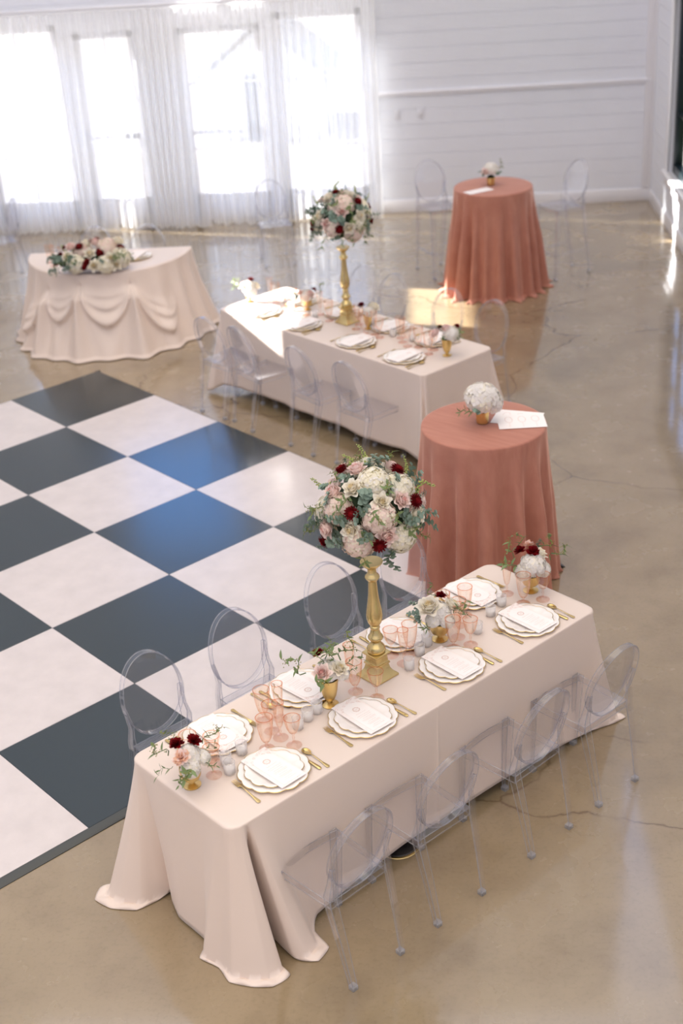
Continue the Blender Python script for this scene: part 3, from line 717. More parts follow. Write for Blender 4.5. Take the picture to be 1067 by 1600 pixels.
# ------------------------------------------------------------------ candlesticks
def make_candlestick():
    o = empty('candlestick'); G = M['goldstick']
    mb = MB()
    mb.lathe([(.0745, 0), (.0745, .008), (.070, .014), (.056, .026), (.046, .044), (.041, .066), (.040, .070), (.046, .072), (.046, .080), (.0395, .083), (.037, .118), (.046, .124), (.050, .130), (.050, .137), (.044, .139)], 4, square=True)
    mb.build('base', G, o, bevel=.0015)
    mb = MB()
    mb.lathe([(.030, .137), (.042, .141), (.047, .150), (.046, .162), (.038, .176), (.028, .186), (.024, .196), (.026, .204), (.036, .214), (.038, .222), (.036, .228), (.029, .236), (.024, .252), (.021, .266), (.023, .270), (.025, .276), (.023, .283), (.019, .287),
              (.026, .294), (.033, .306), (.0385, .325), (.040, .345), (.038, .370), (.033, .400), (.0275, .435), (.0235, .475), (.0215, .51), (.0205, .535), (.024, .538), (.030, .545), (.036, .556), (.034, .564), (.024, .574), (.021, .585), (.021, .602), (.026, .606), (.033, .612), (.052, .632), (.055, .64), (.001, .64)], 32)
    mb.build('stem', G, o); return o
cs = make_candlestick()
put(inst(cs, 'tall satin gold candlestick in the middle of the near table, holding a bouquet', 'candlestick', 'tall gold candlesticks'), 6.45, -2.473, .773)
put(inst(cs, 'tall gold candlestick on the second long table, its left side in the sun', 'candlestick', 'tall gold candlesticks'), 2.475, .97, .773)

# ------------------------------------------------------------------ flowers
def petal(mb, ang, r0, z0, L, W, tilt, curl, mat=0, n=4, m=4, cup=.35, Mx=None):
    """one petal rooted at radius r0, leaning out by tilt; curl turns the tip outwards"""
    vs = []; fs = []
    ca, sa = cos(ang), sin(ang)
    for i in range(n + 1):
        t = i / n; w = W * .5 * (math.sqrt(max(0, 1 - ((t - .62) / .66) ** 2)) if t < .62 else math.sqrt(max(0, 1 - ((t - .62) / .43) ** 2))) + .0006
        th = tilt + curl * t * t; rr = r0; zz = z0
        # integrate along the petal
        for q in range(8):
            tt = t * (q + .5) / 8; a = tilt + curl * tt * tt; rr += sin(a) * L * t / 8; zz += cos(a) * L * t / 8
        for j in range(m + 1):
            s = (j / m - .5) * 2; x = rr - cup * w * s * s * 1.2; y = s * w
            vs.append((x * ca - y * sa, x * sa + y * ca, zz - .12 * w * s * s * (t)))
    for i in range(n):
        for j in range(m): a = i * (m + 1) + j; fs.append((a, a + 1, a + m + 2, a + m + 1))
    mb.add(vs, fs, mat, Mx)
def rose_mesh(name, mats, seed, R=.04):
    r = random.Random(seed); mb = MB(); k = R / .04
    mb.lathe([(.003 * k, -.01 * k), (.010 * k, -.004 * k), (.011 * k, .008 * k), (.006 * k, .018 * k), (.001, .020 * k)], 8, 1)
    for ring, (cnt, r0, L, W, ti, cu, z) in enumerate(((2, .0005, .026, .014, .0, .1, .004), (3, .003, .029, .020, .02, .12, .003), (4, .0065, .032, .027, .05, .2, .002), (4, .011, .034, .035, .10, .3, 0), (5, .0155, .036, .040, .2, .5, -.002), (5, .020, .036, .046, .38, .75, -.004), (6, .023, .034, .046, .7, .9, -.007))):
        for i in range(cnt):
            a = 2 * pi * i / cnt + ring * .8 + r.uniform(-.15, .15)
            petal(mb, a, r0 * k, (z - .008) * k, L * k * r.uniform(.94, 1.05), W * k, ti + r.uniform(-.05, .05), cu, 1 if ring < 3 else 0, 5, 4, cup=.9)
    return mb.mesh(name, mats, angle=180)
def dahlia_mesh(name, mats, seed, R=.036):
    r = random.Random(seed); mb = MB(); k = R / .036
    mb.lathe([(.006 * k, -.01 * k), (.016 * k, 0), (.015 * k, .012 * k), (.001, .018 * k)], 10, 1)
    for ring, (cnt, r0, L, ti) in enumerate(((6, .002, .016, .15), (9, .004, .02, .45), (12, .006, .024, .75), (14, .007, .027, 1.0), (15, .008, .029, 1.3), (14, .008, .028, 1.65))):
        for i in range(cnt):
            petal(mb, 2 * pi * i / cnt + ring * .35 + r.uniform(-.08, .08), r0 * k, .002 * k, L * k * r.uniform(.9, 1.08), .0095 * k, ti, .25, 1 if ring < 2 else 0, 3, 2, cup=.9)
    return mb.mesh(name, mats)
def carnation_mesh(name, mats, seed, R=.03):
    r = random.Random(seed); mb = MB(); k = R / .03
    for i in range(46):
        a = r.uniform(0, 2 * pi); t = math.sqrt((i + .5) / 46); ti = t * 1.45
        petal(mb, a, .002 * k, 0, .028 * k * r.uniform(.85, 1.1), .016 * k, ti + r.uniform(-.2, .1), r.uniform(-.2, .6), i % 2, 3, 3, cup=r.uniform(-.6, .6))
    return mb.mesh(name, mats)
def hydrangea_mesh(name, mats, seed, R=.06):
    r = random.Random(seed); mb = MB()
    mb.lathe([(R * .2, -R * .35), (R * .72, -R * .2), (R * .84, R * .15), (R * .66, R * .52), (R * .3, R * .76), (.001, R * .82)], 14, 1)
    n = int(90 + R * 1100)
    for i in range(n):
        z = 1 - (i + .5) / n * 1.35; a = i * 2.39996; q = math.sqrt(max(0, 1 - z * z))
        d = Vector((q * cos(a), q * sin(a), z)); p = d * R * r.uniform(.86, 1.04); p.z *= .9
        rot = d.to_track_quat('Z', 'Y').to_matrix().to_4x4(); rot = Matrix.Translation(p) @ rot @ Matrix.Rotation(r.uniform(0, 6.28), 4, 'Z') @ Matrix.Rotation(r.uniform(-.3, .3), 4, 'X')
        w = r.uniform(.0095, .0125)
        for k in range(4):
            b = k * pi / 2; u = (cos(b), sin(b)); v = (-sin(b), cos(b))
            pts = [(0, 0, 0), (u[0] * w * .7 + v[0] * w * .62, u[1] * w * .7 + v[1] * w * .62, .0022), (u[0] * w * 1.25, u[1] * w * 1.25, .0005), (u[0] * w * .7 - v[0] * w * .62, u[1] * w * .7 - v[1] * w * .62, .0022)]
            mb.add(pts, [(0, 1, 2, 3)], 0 if r.random() < .8 else 2, rot)
    return mb.mesh(name, mats)
def leaf(mb, base, d, up, L, W, mat=0, fold=.12, round_=False):
    d = d.normalized(); s = d.cross(up).normalized(); u = s.cross(d); vs = []; n = 6
    for i in range(n + 1):
        t = i / n; w = W * (math.sqrt(max(0, 1 - (2 * t - 1) ** 2)) if round_ else sin(pi * t ** .8)) * .5 + .0004
        c = base + d * L * t + u * (-.25 * L * t * t)
        vs += [tuple(c - s * w + u * w * fold * 2), tuple(c), tuple(c + s * w + u * w * fold * 2)]
    fs = []
    for i in range(n): a = 3 * i; fs += [(a, a + 1, a + 4, a + 3), (a + 1, a + 2, a + 5, a + 4)]
    mb.add(vs, fs, mat)
def sprig_mesh(name, kind, seed, L=.14):
    """a stem growing along +Z with its leaves"""
    r = random.Random(seed); mb = MB(); cv = r.uniform(.2, .5)
    P = [Vector((cv * L * (t / 8) ** 2 * 1.0, .02 * sin(t), L * t / 8 * (1 - .12 * (t / 8) ** 2))) for t in range(9)]
    mb.tube(P, [.0022 * (1 - .08 * i) for i in range(9)], 5, 1)
    def at(t): i = min(7, int(t * 8)); return P[i].lerp(P[i + 1], t * 8 - i)
    if kind == 'silver':
        for k in range(11):
            t = .15 + .85 * k / 10
            for sgn in (-1, 1):
                a = k * 1.3 + (pi if sgn > 0 else 0); d = Vector((cos(a), sin(a), .45)); w = .030 * (1.15 - .5 * t) * r.uniform(.8, 1.1)
                leaf(mb, at(t), d, Vector((0, 0, 1)), w * 1.05, w, 0, round_=True)
    elif kind == 'willow':
        for k in range(9):
            t = .2 + .8 * k / 8; a = k * 2.4; leaf(mb, at(t), Vector((cos(a), sin(a), .9)), Vector((0, 0, 1)), .055 * r.uniform(.8, 1.15), .012, 0)
    elif kind == 'seeded':
        for k in range(6): t = .2 + .8 * k / 5; a = k * 2.4; leaf(mb, at(t), Vector((cos(a), sin(a), .6)), Vector((0, 0, 1)), .034, .012, 0)
        for k in range(34):
            t = r.uniform(.25, 1); p = at(t) + Vector((r.gauss(0, .009), r.gauss(0, .009), r.gauss(0, .006))); q = .0024
            mb.lathe([(.0001, -q), (q, 0), (.0001, q)], 5, 2, Matrix.Translation(p))
    elif kind == 'spike':
        for k in range(30):
            t = .25 + .75 * k / 29; a = k * 2.4; s_ = .0105 * (1.25 - .75 * t); p = at(t) + Vector((cos(a), sin(a), .2)) * s_ * .9
            mb.lathe([(.0002, -s_ * .6), (s_ * .6, -.1 * s_), (s_ * .45, s_ * .5), (.0002, s_ * .8)], 5, 2, Matrix.Translation(p) @ Matrix.Rotation(a, 4, 'Z') @ Matrix.Rotation(.6, 4, 'Y'))
        for k in range(4): a = k * 1.9; leaf(mb, at(.1 + .1 * k), Vector((cos(a), sin(a), .8)), Vector((0, 0, 1)), .03, .009, 0)
    mats = {'silver': [M['leafE'], M['stem']], 'willow': [M['leafG'], M['stem']], 'seeded': [M['leafG'], M['stem'], M['seed']], 'spike': [M['leafG'], M['stem'], M['leafY']]}[kind]
    return mb.mesh(name, mats)
FL = {'W': [rose_mesh('white rose', [M['petW'], M['petC']], i, .043) for i in (1, 2)], 'C': [rose_mesh('cream rose', [M['petW'], M['petC']], 3, .046)],
      'P': [rose_mesh('blush rose', [M['petP'], M['petPk']], i, .042) for i in (4, 5)], 'D': [dahlia_mesh('burgundy dahlia', [M['petD'], M['petR']], i) for i in (1, 2)],
      'HC': [hydrangea_mesh('cream hydrangea', [M['hydC'], M['hydcore'], M['hydW']], 1, .07)], 'HP': [hydrangea_mesh('blush hydrangea', [M['hydP'], M['hydcore'], M['hydC']], 2, .075)], 'HW': [hydrangea_mesh('white hydrangea', [M['hydW'], M['hydcore'], M['petW']], 3, .05)],
      'R': [carnation_mesh('burgundy carnation', [M['petD'], M['petR']], 1, .026)], 'Q': [carnation_mesh('peach carnation', [M['peach'], M['petP']], 2, .03)],
      'E': [sprig_mesh('silver eucalyptus', 'silver', i, .12) for i in (1, 2, 3)], 'N': [sprig_mesh('willow eucalyptus', 'willow', i, .14) for i in (1, 2)],
      'G': [sprig_mesh('seeded eucalyptus', 'seeded', i, .09) for i in (1, 2)], 'S': [sprig_mesh('flower spike', 'spike', i, .15) for i in (1, 2)]}
PN = {'W': 'rose', 'C': 'rose', 'P': 'rose', 'D': 'dahlia', 'HC': 'hydrangea', 'HP': 'hydrangea', 'HW': 'hydrangea', 'R': 'carnation', 'Q': 'carnation', 'E': 'eucalyptus_sprig', 'N': 'willow_sprig', 'G': 'seeded_sprig', 'S': 'flower_spike'}
PL = {'W': 'white rose', 'C': 'cream rose', 'P': 'blush rose', 'D': 'burgundy dahlia', 'HC': 'cream hydrangea', 'HP': 'blush hydrangea', 'HW': 'white hydrangea', 'R': 'burgundy carnation', 'Q': 'peach carnation'}
def flower(root, t, c, d, s=1.0, spin=None, r=rnd, off=0):
    """flower head t at point c facing d"""
    o = mobj(PN[t], r.choice(FL[t]), root); d = Vector(d).normalized()
    q = d.to_track_quat('Z', 'Y').to_matrix().to_4x4()
    o.matrix_local = Matrix.Translation(Vector(c) + d * off) @ q @ Matrix.Rotation(r.uniform(0, 6.28) if spin is None else spin, 4, 'Z') @ Matrix.Scale(s, 4)
    if t in PL: o['label'] = PL[t]
    return o
B1 = [('W', -0.31, 0.28, 0.91), ('P', -0.15, -0.17, 0.97), ('P', 0.03, 0.58, 0.81), ('C', 0.15, -0.57, 0.81), ('P', -0.25, -0.72, 0.65), ('W', 0.71, -0.35, 0.61), ('P', 0.84, 0.06, 0.54), ('P', 0.62, 0.76, 0.19), ('W', 0.41, -0.9, 0.13), ('P', -0.2, -0.98, -0.02), ('P', 0.9, -0.43, -0.03), ('C', 0.92, 0.36, 0.14), ('P', -0.6, -0.13, 0.79), ('D', -0.38, -0.30, 0.87), ('D', 0.37, 0.36, 0.86), ('D', 0.4, -0.81, 0.44), ('D', 0.86, 0.31, 0.41), ('D', 0.81, -0.56, -0.15), ('D', -0.32, -0.88, -0.35), ('HC', 0.31, -0.14, 0.94), ('HP', -0.11, -0.9, 0.42), ('HP', 0.82, -0.48, 0.32), ('HC', 0.93, 0.05, -0.36), ('HP', 0.45, -0.85, -0.27), ('HC', 0.59, 0.38, 0.71), ('HC', -0.68, -0.73, 0.12), ('E', 0.5, -0.5, 0.71), ('E', 0.98, 0.07, 0.2), ('E', 0.76, 0.63, -0.17), ('E', -0.64, -0.77, 0.02), ('E', -0.27, -0.8, -0.54), ('E', 0.14, -0.98, -0.12), ('E', 0.77, -0.28, -0.57), ('E', 0.38, 0.75, 0.54), ('E', 0.62, 0.16, 0.77), ('E', 0.22, -0.95, 0.24), ('E', 0.68, -0.74, -0.03), ('S', -0.68, -0.45, 0.54), ('S', -0.52, -0.01, 0.86), ('S', -0.31, 0.27, 0.91), ('S', 0.5, 0.78, 0.38), ('S', 0.27, 0.71, 0.65), ('G', -0.39, 0.19, 0.9), ('G', -0.07, 0.51, 0.86), ('G', -0.26, -0.56, 0.79), ('G', 0.65, -0.12, 0.75), ('G', 0.61, -0.79, 0.04), ('G', 1.0, 0.04, -0.02), ('G', -0.57, -0.81, -0.13), ('G', 0.78, 0.52, -0.34), ('G', 0.18, -0.89, 0.41), ('G', 0.91, -0.32, 0.27)]
B2 = [('W', -0.01, 0.35, 0.94), ('P', 0.27, 0.59, 0.76), ('C', 0.17, 0.53, 0.83), ('W', -0.24, -0.31, 0.92), ('P', -0.56, -0.35, 0.75), ('P', 0.68, -0.52, 0.52), ('W', 0.95, 0.06, 0.29), ('C', -0.03, -0.94, 0.34), ('P', 0.29, -0.95, 0.09), ('C', 0.9, -0.42, -0.1), ('W', 0.45, 0.71, 0.55), ('C', 0.64, 0.76, 0.15), ('P', -0.15, 0.21, 0.97), ('D', -0.05, -0.10, 0.97), ('D', 0.68, 0.19, 0.71), ('D', 0.7, 0.7, -0.13), ('D', 0.71, -0.7, -0.08), ('D', -0.3, -0.95, 0.02), ('D', 0.54, 0.75, 0.38), ('HP', 0.39, -0.49, 0.78), ('HP', 0.48, -0.12, 0.87), ('HC', 0.99, 0.15, -0.06), ('HC', 0.55, 0.75, 0.35), ('HP', 0.46, -0.87, -0.14), ('HC', -0.32, -0.0, 0.95), ('E', 0.18, -0.82, 0.55), ('E', 0.45, -0.82, 0.36), ('E', 0.8, 0.17, 0.58), ('E', 0.74, -0.65, 0.21), ('E', 0.43, 0.7, 0.57), ('E', 0.68, 0.73, -0.02), ('E', 0.71, 0.62, -0.34), ('E', -0.66, -0.61, 0.43), ('E', -0.31, 0.01, 0.95), ('E', 0.0, 0.36, 0.93), ('N', 0.16, -0.83, -0.53), ('N', 0.6, -0.63, -0.5), ('N', 0.65, 0.44, -0.62), ('N', 0.68, 0.5, -0.54), ('S', -0.2, 0.13, 0.97), ('S', 0.26, 0.57, 0.78), ('S', 0.49, 0.72, 0.5), ('S', -0.6, -0.46, 0.65)]
def bouquet(items, x, y, z, rx, rz, lab, seed):
    r = random.Random(seed); o = empty('floral_arrangement'); tag(o, lab, 'flowers', 'tall bouquets on the gold candlesticks'); put(o, x, y, z)
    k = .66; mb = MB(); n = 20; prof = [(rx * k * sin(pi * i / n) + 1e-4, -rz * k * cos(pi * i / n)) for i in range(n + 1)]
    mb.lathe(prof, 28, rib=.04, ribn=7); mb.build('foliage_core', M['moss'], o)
    pts = [Vector(i[1:]) for i in items]
    off = {'W': -.026, 'C': -.026, 'P': -.026, 'D': -.008, 'R': -.01, 'HC': -.065, 'HP': -.07, 'E': -.085, 'N': -.07, 'G': -.05, 'S': -.075}
    def place(t, d):
        d = Vector(d).normalized(); c = Vector((d.x * rx, d.y * rx, d.z * rz)); dd = d.copy()
        if t in 'ENGS': dd = (d + Vector((r.uniform(-.4, .4), r.uniform(-.4, .4), r.uniform(-.35, .25)))).normalized()
        if t == 'N': dd = (d + Vector((0, 0, -1.1))).normalized()
        flower(o, t, c, dd, r.uniform(.95, 1.12) if t not in 'ENGS' else r.uniform(.85, 1.15), r=r, off=off[t])
    for it in items: place(it[0], it[1:])
    # the side turned away from the camera
    seq = 'HC W P HP D C E P HC W D E G P HP E W HC P D S E G HP W'.split(); q = 0
    for i in range(90):
        zz = 1 - (i + .5) / 90 * 1.55; a = i * 2.39996; s_ = math.sqrt(max(0, 1 - zz * zz)); d = Vector((s_ * cos(a), s_ * sin(a), zz))
        if min((d - p).length for p in pts) > .42 or (min((d - p).length for p in pts) > .34 and zz < 0):
            t = seq[q % len(seq)]; q += 1; place(t, d); pts.append(d)
        elif r.random() < .3: place(r.choice('EEG'), d)
    return o
bouquet(B1, 6.45, -2.46, 1.665, .262, .258, 'large rose, dahlia and hydrangea bouquet on the near gold candlestick', 1)
bouquet(B2, 2.475, .965, 1.645, .25, .225, 'rose and dahlia bouquet on the far gold candlestick in front of the curtains', 2)
SMALL = {}
def small_arrangement(x, y, z, kind, fl, lab, grp, room=False, seed=0, s=1.0, cat='flower vase', rot=0, K=1.28):
    """little gold vase with a handful of flowers; fl: (type, dx, dy, height above the rim, lean x, lean y, scale)"""
    r = random.Random(seed); o = empty('flower_vase'); tag(o, lab, cat, grp); (putr if room else put)(o, x, y, z, rot)
    P = {'cup': ([(.034, 0), (.035, .003), (.028, .006), (.010, .012), (.009, .020), (.016, .026), (.033, .036), (.039, .050), (.041, .072), (.041, .085), (.038, .085), (.036, .055), (.001, .045)], .085),
         'tall': ([(.033, 0), (.034, .003), (.026, .007), (.012, .013), (.011, .022), (.019, .028), (.027, .045), (.033, .075), (.037, .110), (.040, .125), (.037, .125), (.033, .09), (.001, .06)], .125),
         'tumbler': ([(.030, 0), (.034, .004), (.038, .06), (.038, .07), (.035, .07), (.034, .05), (.001, .04)], .07)}[kind]
    mb = MB(); mb.lathe([(a * s, b * s) for a, b in P[0]], 28); mb.build('vase', M['gold'], o)
    H = P[1] * s
    mb = MB(); mb.lathe([(.001, H - .01), (.03 * s, H - .004), (.034 * s, H + .008), (.02 * s, H + .022), (.001, H + .026)], 14, rib=.1, ribn=5); mb.build('foliage_core', M['moss'], o)
    for t, dx, dy, dz, lx, ly, sc in fl:
        if t == 'N': sc *= .8
        else: dx *= K; dy *= K; dz *= 1.15; sc *= K
        f = flower(o, t, (dx * s, dy * s, H + (dz + .024) * s), (lx, ly, 1 if t not in 'N' else .3), sc * s, r=r)
    return o
Gc = 'small gold vases of flowers on the near table'
Z = .773
small_arrangement(6.474, -3.631, Z, 'cup', [('HW', .0, 0, .02, 0, 0, .8), ('HW', .035, -.02, .0, .7, -.3, .62), ('HW', -.03, .03, .005, -.6, .4, .6), ('HW', .02, .04, .005, .4, .7, .55), ('Q', .022, -.04, .048, .45, -.45, 1), ('R', -.03, -.018, .062, -.15, -.2, 1), ('R', -.005, .03, .062, .2, .3, 1), ('HW', .0, .005, .045, .1, 0, .42),
    ('N', -.02, -.06, .0, -.2, -1, .6), ('N', .04, -.05, -.01, .8, -.9, .6), ('N', .02, .06, .02, .2, 1, .55), ('G', -.04, -.05, .03, -.5, -.8, .9), ('G', .05, -.05, 0, .9, -.7, .9), ('G', .0, .06, .04, 0, 1, .9), ('G', -.06, .0, .03, -.9, 0, .8), ('N', .05, .03, .0, 1, .3, .5)], 'gold footed cup of white and peach blooms at the left end of near table', Gc, seed=1, s=1.18, K=1.15)
small_arrangement(6.466, -2.801, Z, 'tall', [('HW', 0, 0, .005, .1, 0, .8), ('HW', .03, .03, 0, .5, .4, .6), ('HW', -.03, .03, 0, -.4, .4, .6), ('P', .03, -.05, .035, .4, -.6, .72), ('C', .045, .015, .03, .7, .1, .62), ('R', -.045, .0, .055, -.3, -.1, .85), ('G', -.01, .0, .05, .0, 0, .8), ('G', 0, .01, .045, .3, .1, .8), ('G', .0, -.02, .045, -.2, -.2, .8),
    ('G', -.03, -.07, .02, -.3, -1, 1), ('G', .0, .06, .02, .1, 1, 1.1), ('N', -.02, .03, .05, -.1, .3, .7), ('N', .02, .06, .02, .3, 1.2, .8), ('N', .04, .05, -.01, .8, 1, .5), ('G', .05, -.06, 0, .9, -.9, .8)], 'gold footed vase with one pink rose and green seed heads, left of near candlestick', Gc, seed=2, s=1.22, K=1.15)
small_arrangement(6.448, -2.032, Z, 'cup', [('HW', 0, 0, .02, .2, -.1, .85), ('HW', .04, .0, 0, .7, 0, .6), ('HW', .0, -.03, 0, 0, -.6, .6), ('C', -.01, -.04, .055, .15, -.4, .92), ('R', -.02, .03, .065, -.1, .2, .85), ('W', .02, .05, .035, .4, .6, .75),
    ('E', -.02, -.07, .01, -.1, -1, .55), ('E', -.05, -.04, .01, -.7, -.6, .55), ('N', .02, -.07, -.01, .2, -1.2, .6), ('G', .045, .03, .02, .8, .4, .8), ('N', .04, .05, .01, .8, .7, .5), ('G', -.05, .03, .03, -.8, .3, .8)], 'rounded gold vase with cream rose and one burgundy bloom, right of near candlestick', Gc, seed=3, s=1.22, K=1.12)
small_arrangement(6.471, -1.354, Z, 'cup', [('HW', .02, -.01, .03, .4, -.2, .95), ('HW', .03, .03, .0, .6, .4, .7), ('HW', .0, -.04, .005, .1, -.7, .7), ('R', -.035, -.02, .075, -.3, -.2, .95), ('R', .01, .0, .08, .25, .0, 1.05), ('Q', -.04, .035, .075, -.3, .3, .8), ('W', .0, .05, .05, .3, .5, .7),
    ('G', -.02, -.07, .03, -.1, -1, 1), ('G', -.05, -.04, .05, -.6, -.6, .9), ('G', -.01, .07, .04, .1, 1, 1), ('G', .03, .08, .02, .4, 1, 1), ('E', -.03, .07, .03, -.2, 1, .5), ('G', -.06, .02, .06, -.7, .2, .8)], 'gold footed vase with two burgundy carnations at the far right end of near table', Gc, seed=4, s=1.2, K=1.15)
G2 = 'small gold vases of flowers on the second table'
small_arrangement(1.40, .80, Z, 'cup', [('HW', 0, 0, .02, 0, 0, 1), ('HW', .04, -.02, 0, .7, -.3, .8), ('P', -.02, -.03, .04, -.2, -.4, .8), ('R', .0, .02, .07, 0, .2, .9), ('W', .03, .03, .03, .5, .5, .8), ('G', -.05, -.03, .02, -.9, -.4, 1), ('G', -.02, -.06, .02, -.3, -1, 1)], 'small gold vase of white flowers at the sunlit left end of the second table', G2, seed=5)
small_arrangement(1.96, .98, Z, 'cup', [('HW', .0, 0, .01, .2, -.2, .9), ('Q', -.02, -.03, .03, -.2, -.4, .9), ('P', .03, .0, .03, .4, .0, .8), ('R', .03, .04, .05, .4, .5, .8), ('G', .04, .06, .02, .4, 1, 1), ('E', -.02, -.05, .0, -.3, -1, .5)], 'small vase of blush flowers in the sun band, left of the far candlestick', G2, seed=6)
small_arrangement(2.73, .97, Z, 'tall', [('HW', .02, 0, .0, .3, 0, .8), ('W', .03, .03, .03, .5, .4, .9), ('R', -.03, -.02, .04, -.2, -.2, 1), ('HW', -.01, .03, 0, -.2, .5, .6), ('N', .0, .0, .03, .1, 0, .4), ('N', .03, -.02, -.01, .8, -.4, .4)], 'small gold vase with one burgundy bloom and a white rose, right of the far candlestick', G2, seed=7)
small_arrangement(3.66, .93, Z, 'tall', [('HW', .02, .02, .005, .3, .2, .95), ('P', .0, .0, .045, .1, 0, .75), ('R', -.03, -.02, .05, -.3, -.2, .7), ('R', .03, .05, .05, .3, .4, .7), ('P', -.04, -.05, .02, -.5, -.7, .75), ('N', .02, -.04, .0, .5, -.7, .5), ('G', .05, .03, -.02, 1, .3, .9), ('N', -.02, -.02, .06, -.2, -.4, .5)], 'tall gold goblet of blush flowers at the near right end of the second table', G2, seed=8, s=1.08)
small_arrangement(5.215, -.36, 1.074, 'tumbler', [('HW', 0, 0, .045, .1, 0, 1.5), ('HW', .03, .02, .03, .6, .4, 1.1), ('HC', .02, -.02, .04, .3, -.3, .75), ('N', -.04, -.07, .0, -.3, -1, .75), ('N', .0, -.07, -.01, .2, -1.2, .6), ('E', .03, -.06, .0, .3, -.8, .4), ('N', .05, .03, .03, 1, .3, .4)], 'round gold tumbler with one white hydrangea head on the nearer rose-cloth cocktail table', 'flowers on the cocktail tables', seed=9, s=1.12)
small_arrangement(.83, 4.12, 1.074, 'tumbler', [('HW', 0, 0, .04, 0, 0, 1.1), ('P', -.03, -.03, .04, -.4, -.5, .9), ('P', .03, .02, .05, .3, .2, .8), ('E', .03, -.03, .0, .7, -.6, .5), ('E', -.04, -.02, .0, -.9, -.3, .5), ('G', .05, .02, .02, 1, .2, .9)], 'round gold tumbler of pale pink flowers on the farther cocktail table', 'flowers on the cocktail tables', True, seed=10, s=1.1).location = (Q(1.19, 4.16)[0], Q(1.19, 4.16)[1], 1.074)
# long arrangement on the half-round table
la = empty('floral_arrangement'); tag(la, 'long low arrangement of roses, burgundy dahlias and eucalyptus on the half-round table', 'flowers'); putr(la, -.04, .72, .776, 6); la.scale = (1.12, 1.12, 1.12)
mb = MB(); mb.box((0, 0, .035), (.56, .12, .07)); mb.build('trough', M['whiteplastic'], la, bevel=.01)
mb = MB(); mb.lathe([(.001, .06), (.30, .06), (.32, .09), (.25, .13), (.001, .15)], 24, M=Matrix.Diagonal((1, .36, 1, 1))); mb.build('foliage_core', M['moss'], la)
r9 = random.Random(4); seq = 'P D W HP C R W P D HC E W C D P E R HC W'.split()
SH = [('P', -.20, .0, .20), ('D', -.12, -.02, .20), ('P', .02, .02, .22), ('W', .22, .03, .21), ('D', .235, -.02, .16), ('W', -.03, -.08, .15), ('D', .06, -.06, .15), ('D', -.09, -.14, .06), ('R', -.05, -.13, .09), ('C', .0, -.15, .06), ('C', .15, -.12, .1), ('HC', .1, -.14, .06), ('HC', -.16, -.12, .08), ('HP', -.11, .03, .17), ('R', -.02, .04, .22), ('R', .03, .05, .23), ('HP', .12, .0, .19), ('W', .19, -.13, .05), ('C', -.06, .03, .21), ('R', -.25, .04, .18), ('R', -.29, -.03, .14), ('R', -.33, -.07, .08), ('P', .17, .06, .19), ('HC', .24, -.08, .1), ('W', -.23, -.06, .13)]
for t, x, y, z in SH: flower(la, t, (x, y * 1.15, z + .035), (x * .8, y * 3.2 - .15, .25 + z), r9.uniform(1.05, 1.25), r=r9, off=-.02 if t[0] != 'H' else -.045)
for i in range(46):
    x = r9.uniform(-.33, .30); a = r9.uniform(pi * .95, pi * 2.05); y = .15 * sin(a); z = .04 + .13 * r9.random()
    if i < 18: x = r9.uniform(-.34, -.18)
    flower(la, r9.choice('EEEGN'), (x, y, z), (x * 1.5 + r9.uniform(-.3, .3), y * 4, r9.uniform(-.1, .5)), r9.uniform(.55, .85), r=r9, off=-.02)
for x in (-.24, -.17): flower(la, 'S', (x, .05, .13), (-.15, .1, 1), .8, r=r9)

# ------------------------------------------------------------------ tableware
def scallop(R, prof, lob, amp, n=120):
    """prof: (radius fraction, z); the rim is gently lobed"""
    vs = []; fs = []
    for k, (f, z) in enumerate(prof):
        for i in range(n):
            a = 2 * pi * i / n; w = 1 + amp * (abs(cos(lob * a / 2)) ** .8 - .5) * max(0, (f - .6) / .4) if f > .6 else 1
            vs.append((R * f * w * cos(a), R * f * w * sin(a), z))
    for k in range(len(prof) - 1):
        for i in range(n): j = (i + 1) % n; fs.append((k * n + i, k * n + j, (k + 1) * n + j, (k + 1) * n + i))
    return vs, fs, n
def plate(name, R, lob, amp, h):
    o = empty(name)
    P = [(.02, 0), (.60, 0), (.66, .002), (.90, h * .8), (.985, h), (1, h + .001), (.985, h + .003), (.90, h * .8 + .004), (.68, .0055), (.62, .004), (.02, .004)]
    vs, fs, n = scallop(R, P, lob, amp); m = MB().add(vs, fs); m.f.append(tuple(range(n - 1, -1, -1))); m.m.append(0); m.f.append(tuple((len(P) - 1) * n + i for i in range(n))); m.m.append(0)
    m.build('dish', M['china'], o, angle=60)
    vs, fs, n = scallop(R, [(.982, h + .0034), (.990, h + .0038), (1.001, h + .0022), (1.002, h + .0006), (.994, h - .0002), (.990, h + .0022)], lob, amp)
    MB().add(vs, fs).build('gold_rim', M['goldflat'], o, angle=60)['label'] = 'thin gold rim'; return o
charger = plate('charger_plate', .163, 13, .055, .012); dinner = plate('dinner_plate', .132, 11, .085, .014)
def make_glass(prof, rimr, rimz, ribn, rib):
    o = empty('wine_glass'); mb = MB(); mb.lathe(prof[0], 28, rib=0); mb.build('stem', M['pinkstem'], o)
    mb = MB(); n = 48; mb.lathe(prof[1], n, rib=rib, ribn=ribn, cap=False); mb.build('bowl', M['pink'], o)
    mb = MB(); mb.lathe([(rimr - .0012, rimz - .001), (rimr + .0012, rimz - .001), (rimr + .0014, rimz + .001), (rimr - .0010, rimz + .001), (rimr - .0012, rimz - .001)], 40, cap=False); mb.build('rim', M['pinkrim'], o); return o
def bowlp(pts, t=.0022):
    return pts + [(max(.001, r - t), z + (.003 if i == len(pts) - 1 else 0)) for i, (r, z) in enumerate(reversed(pts))]
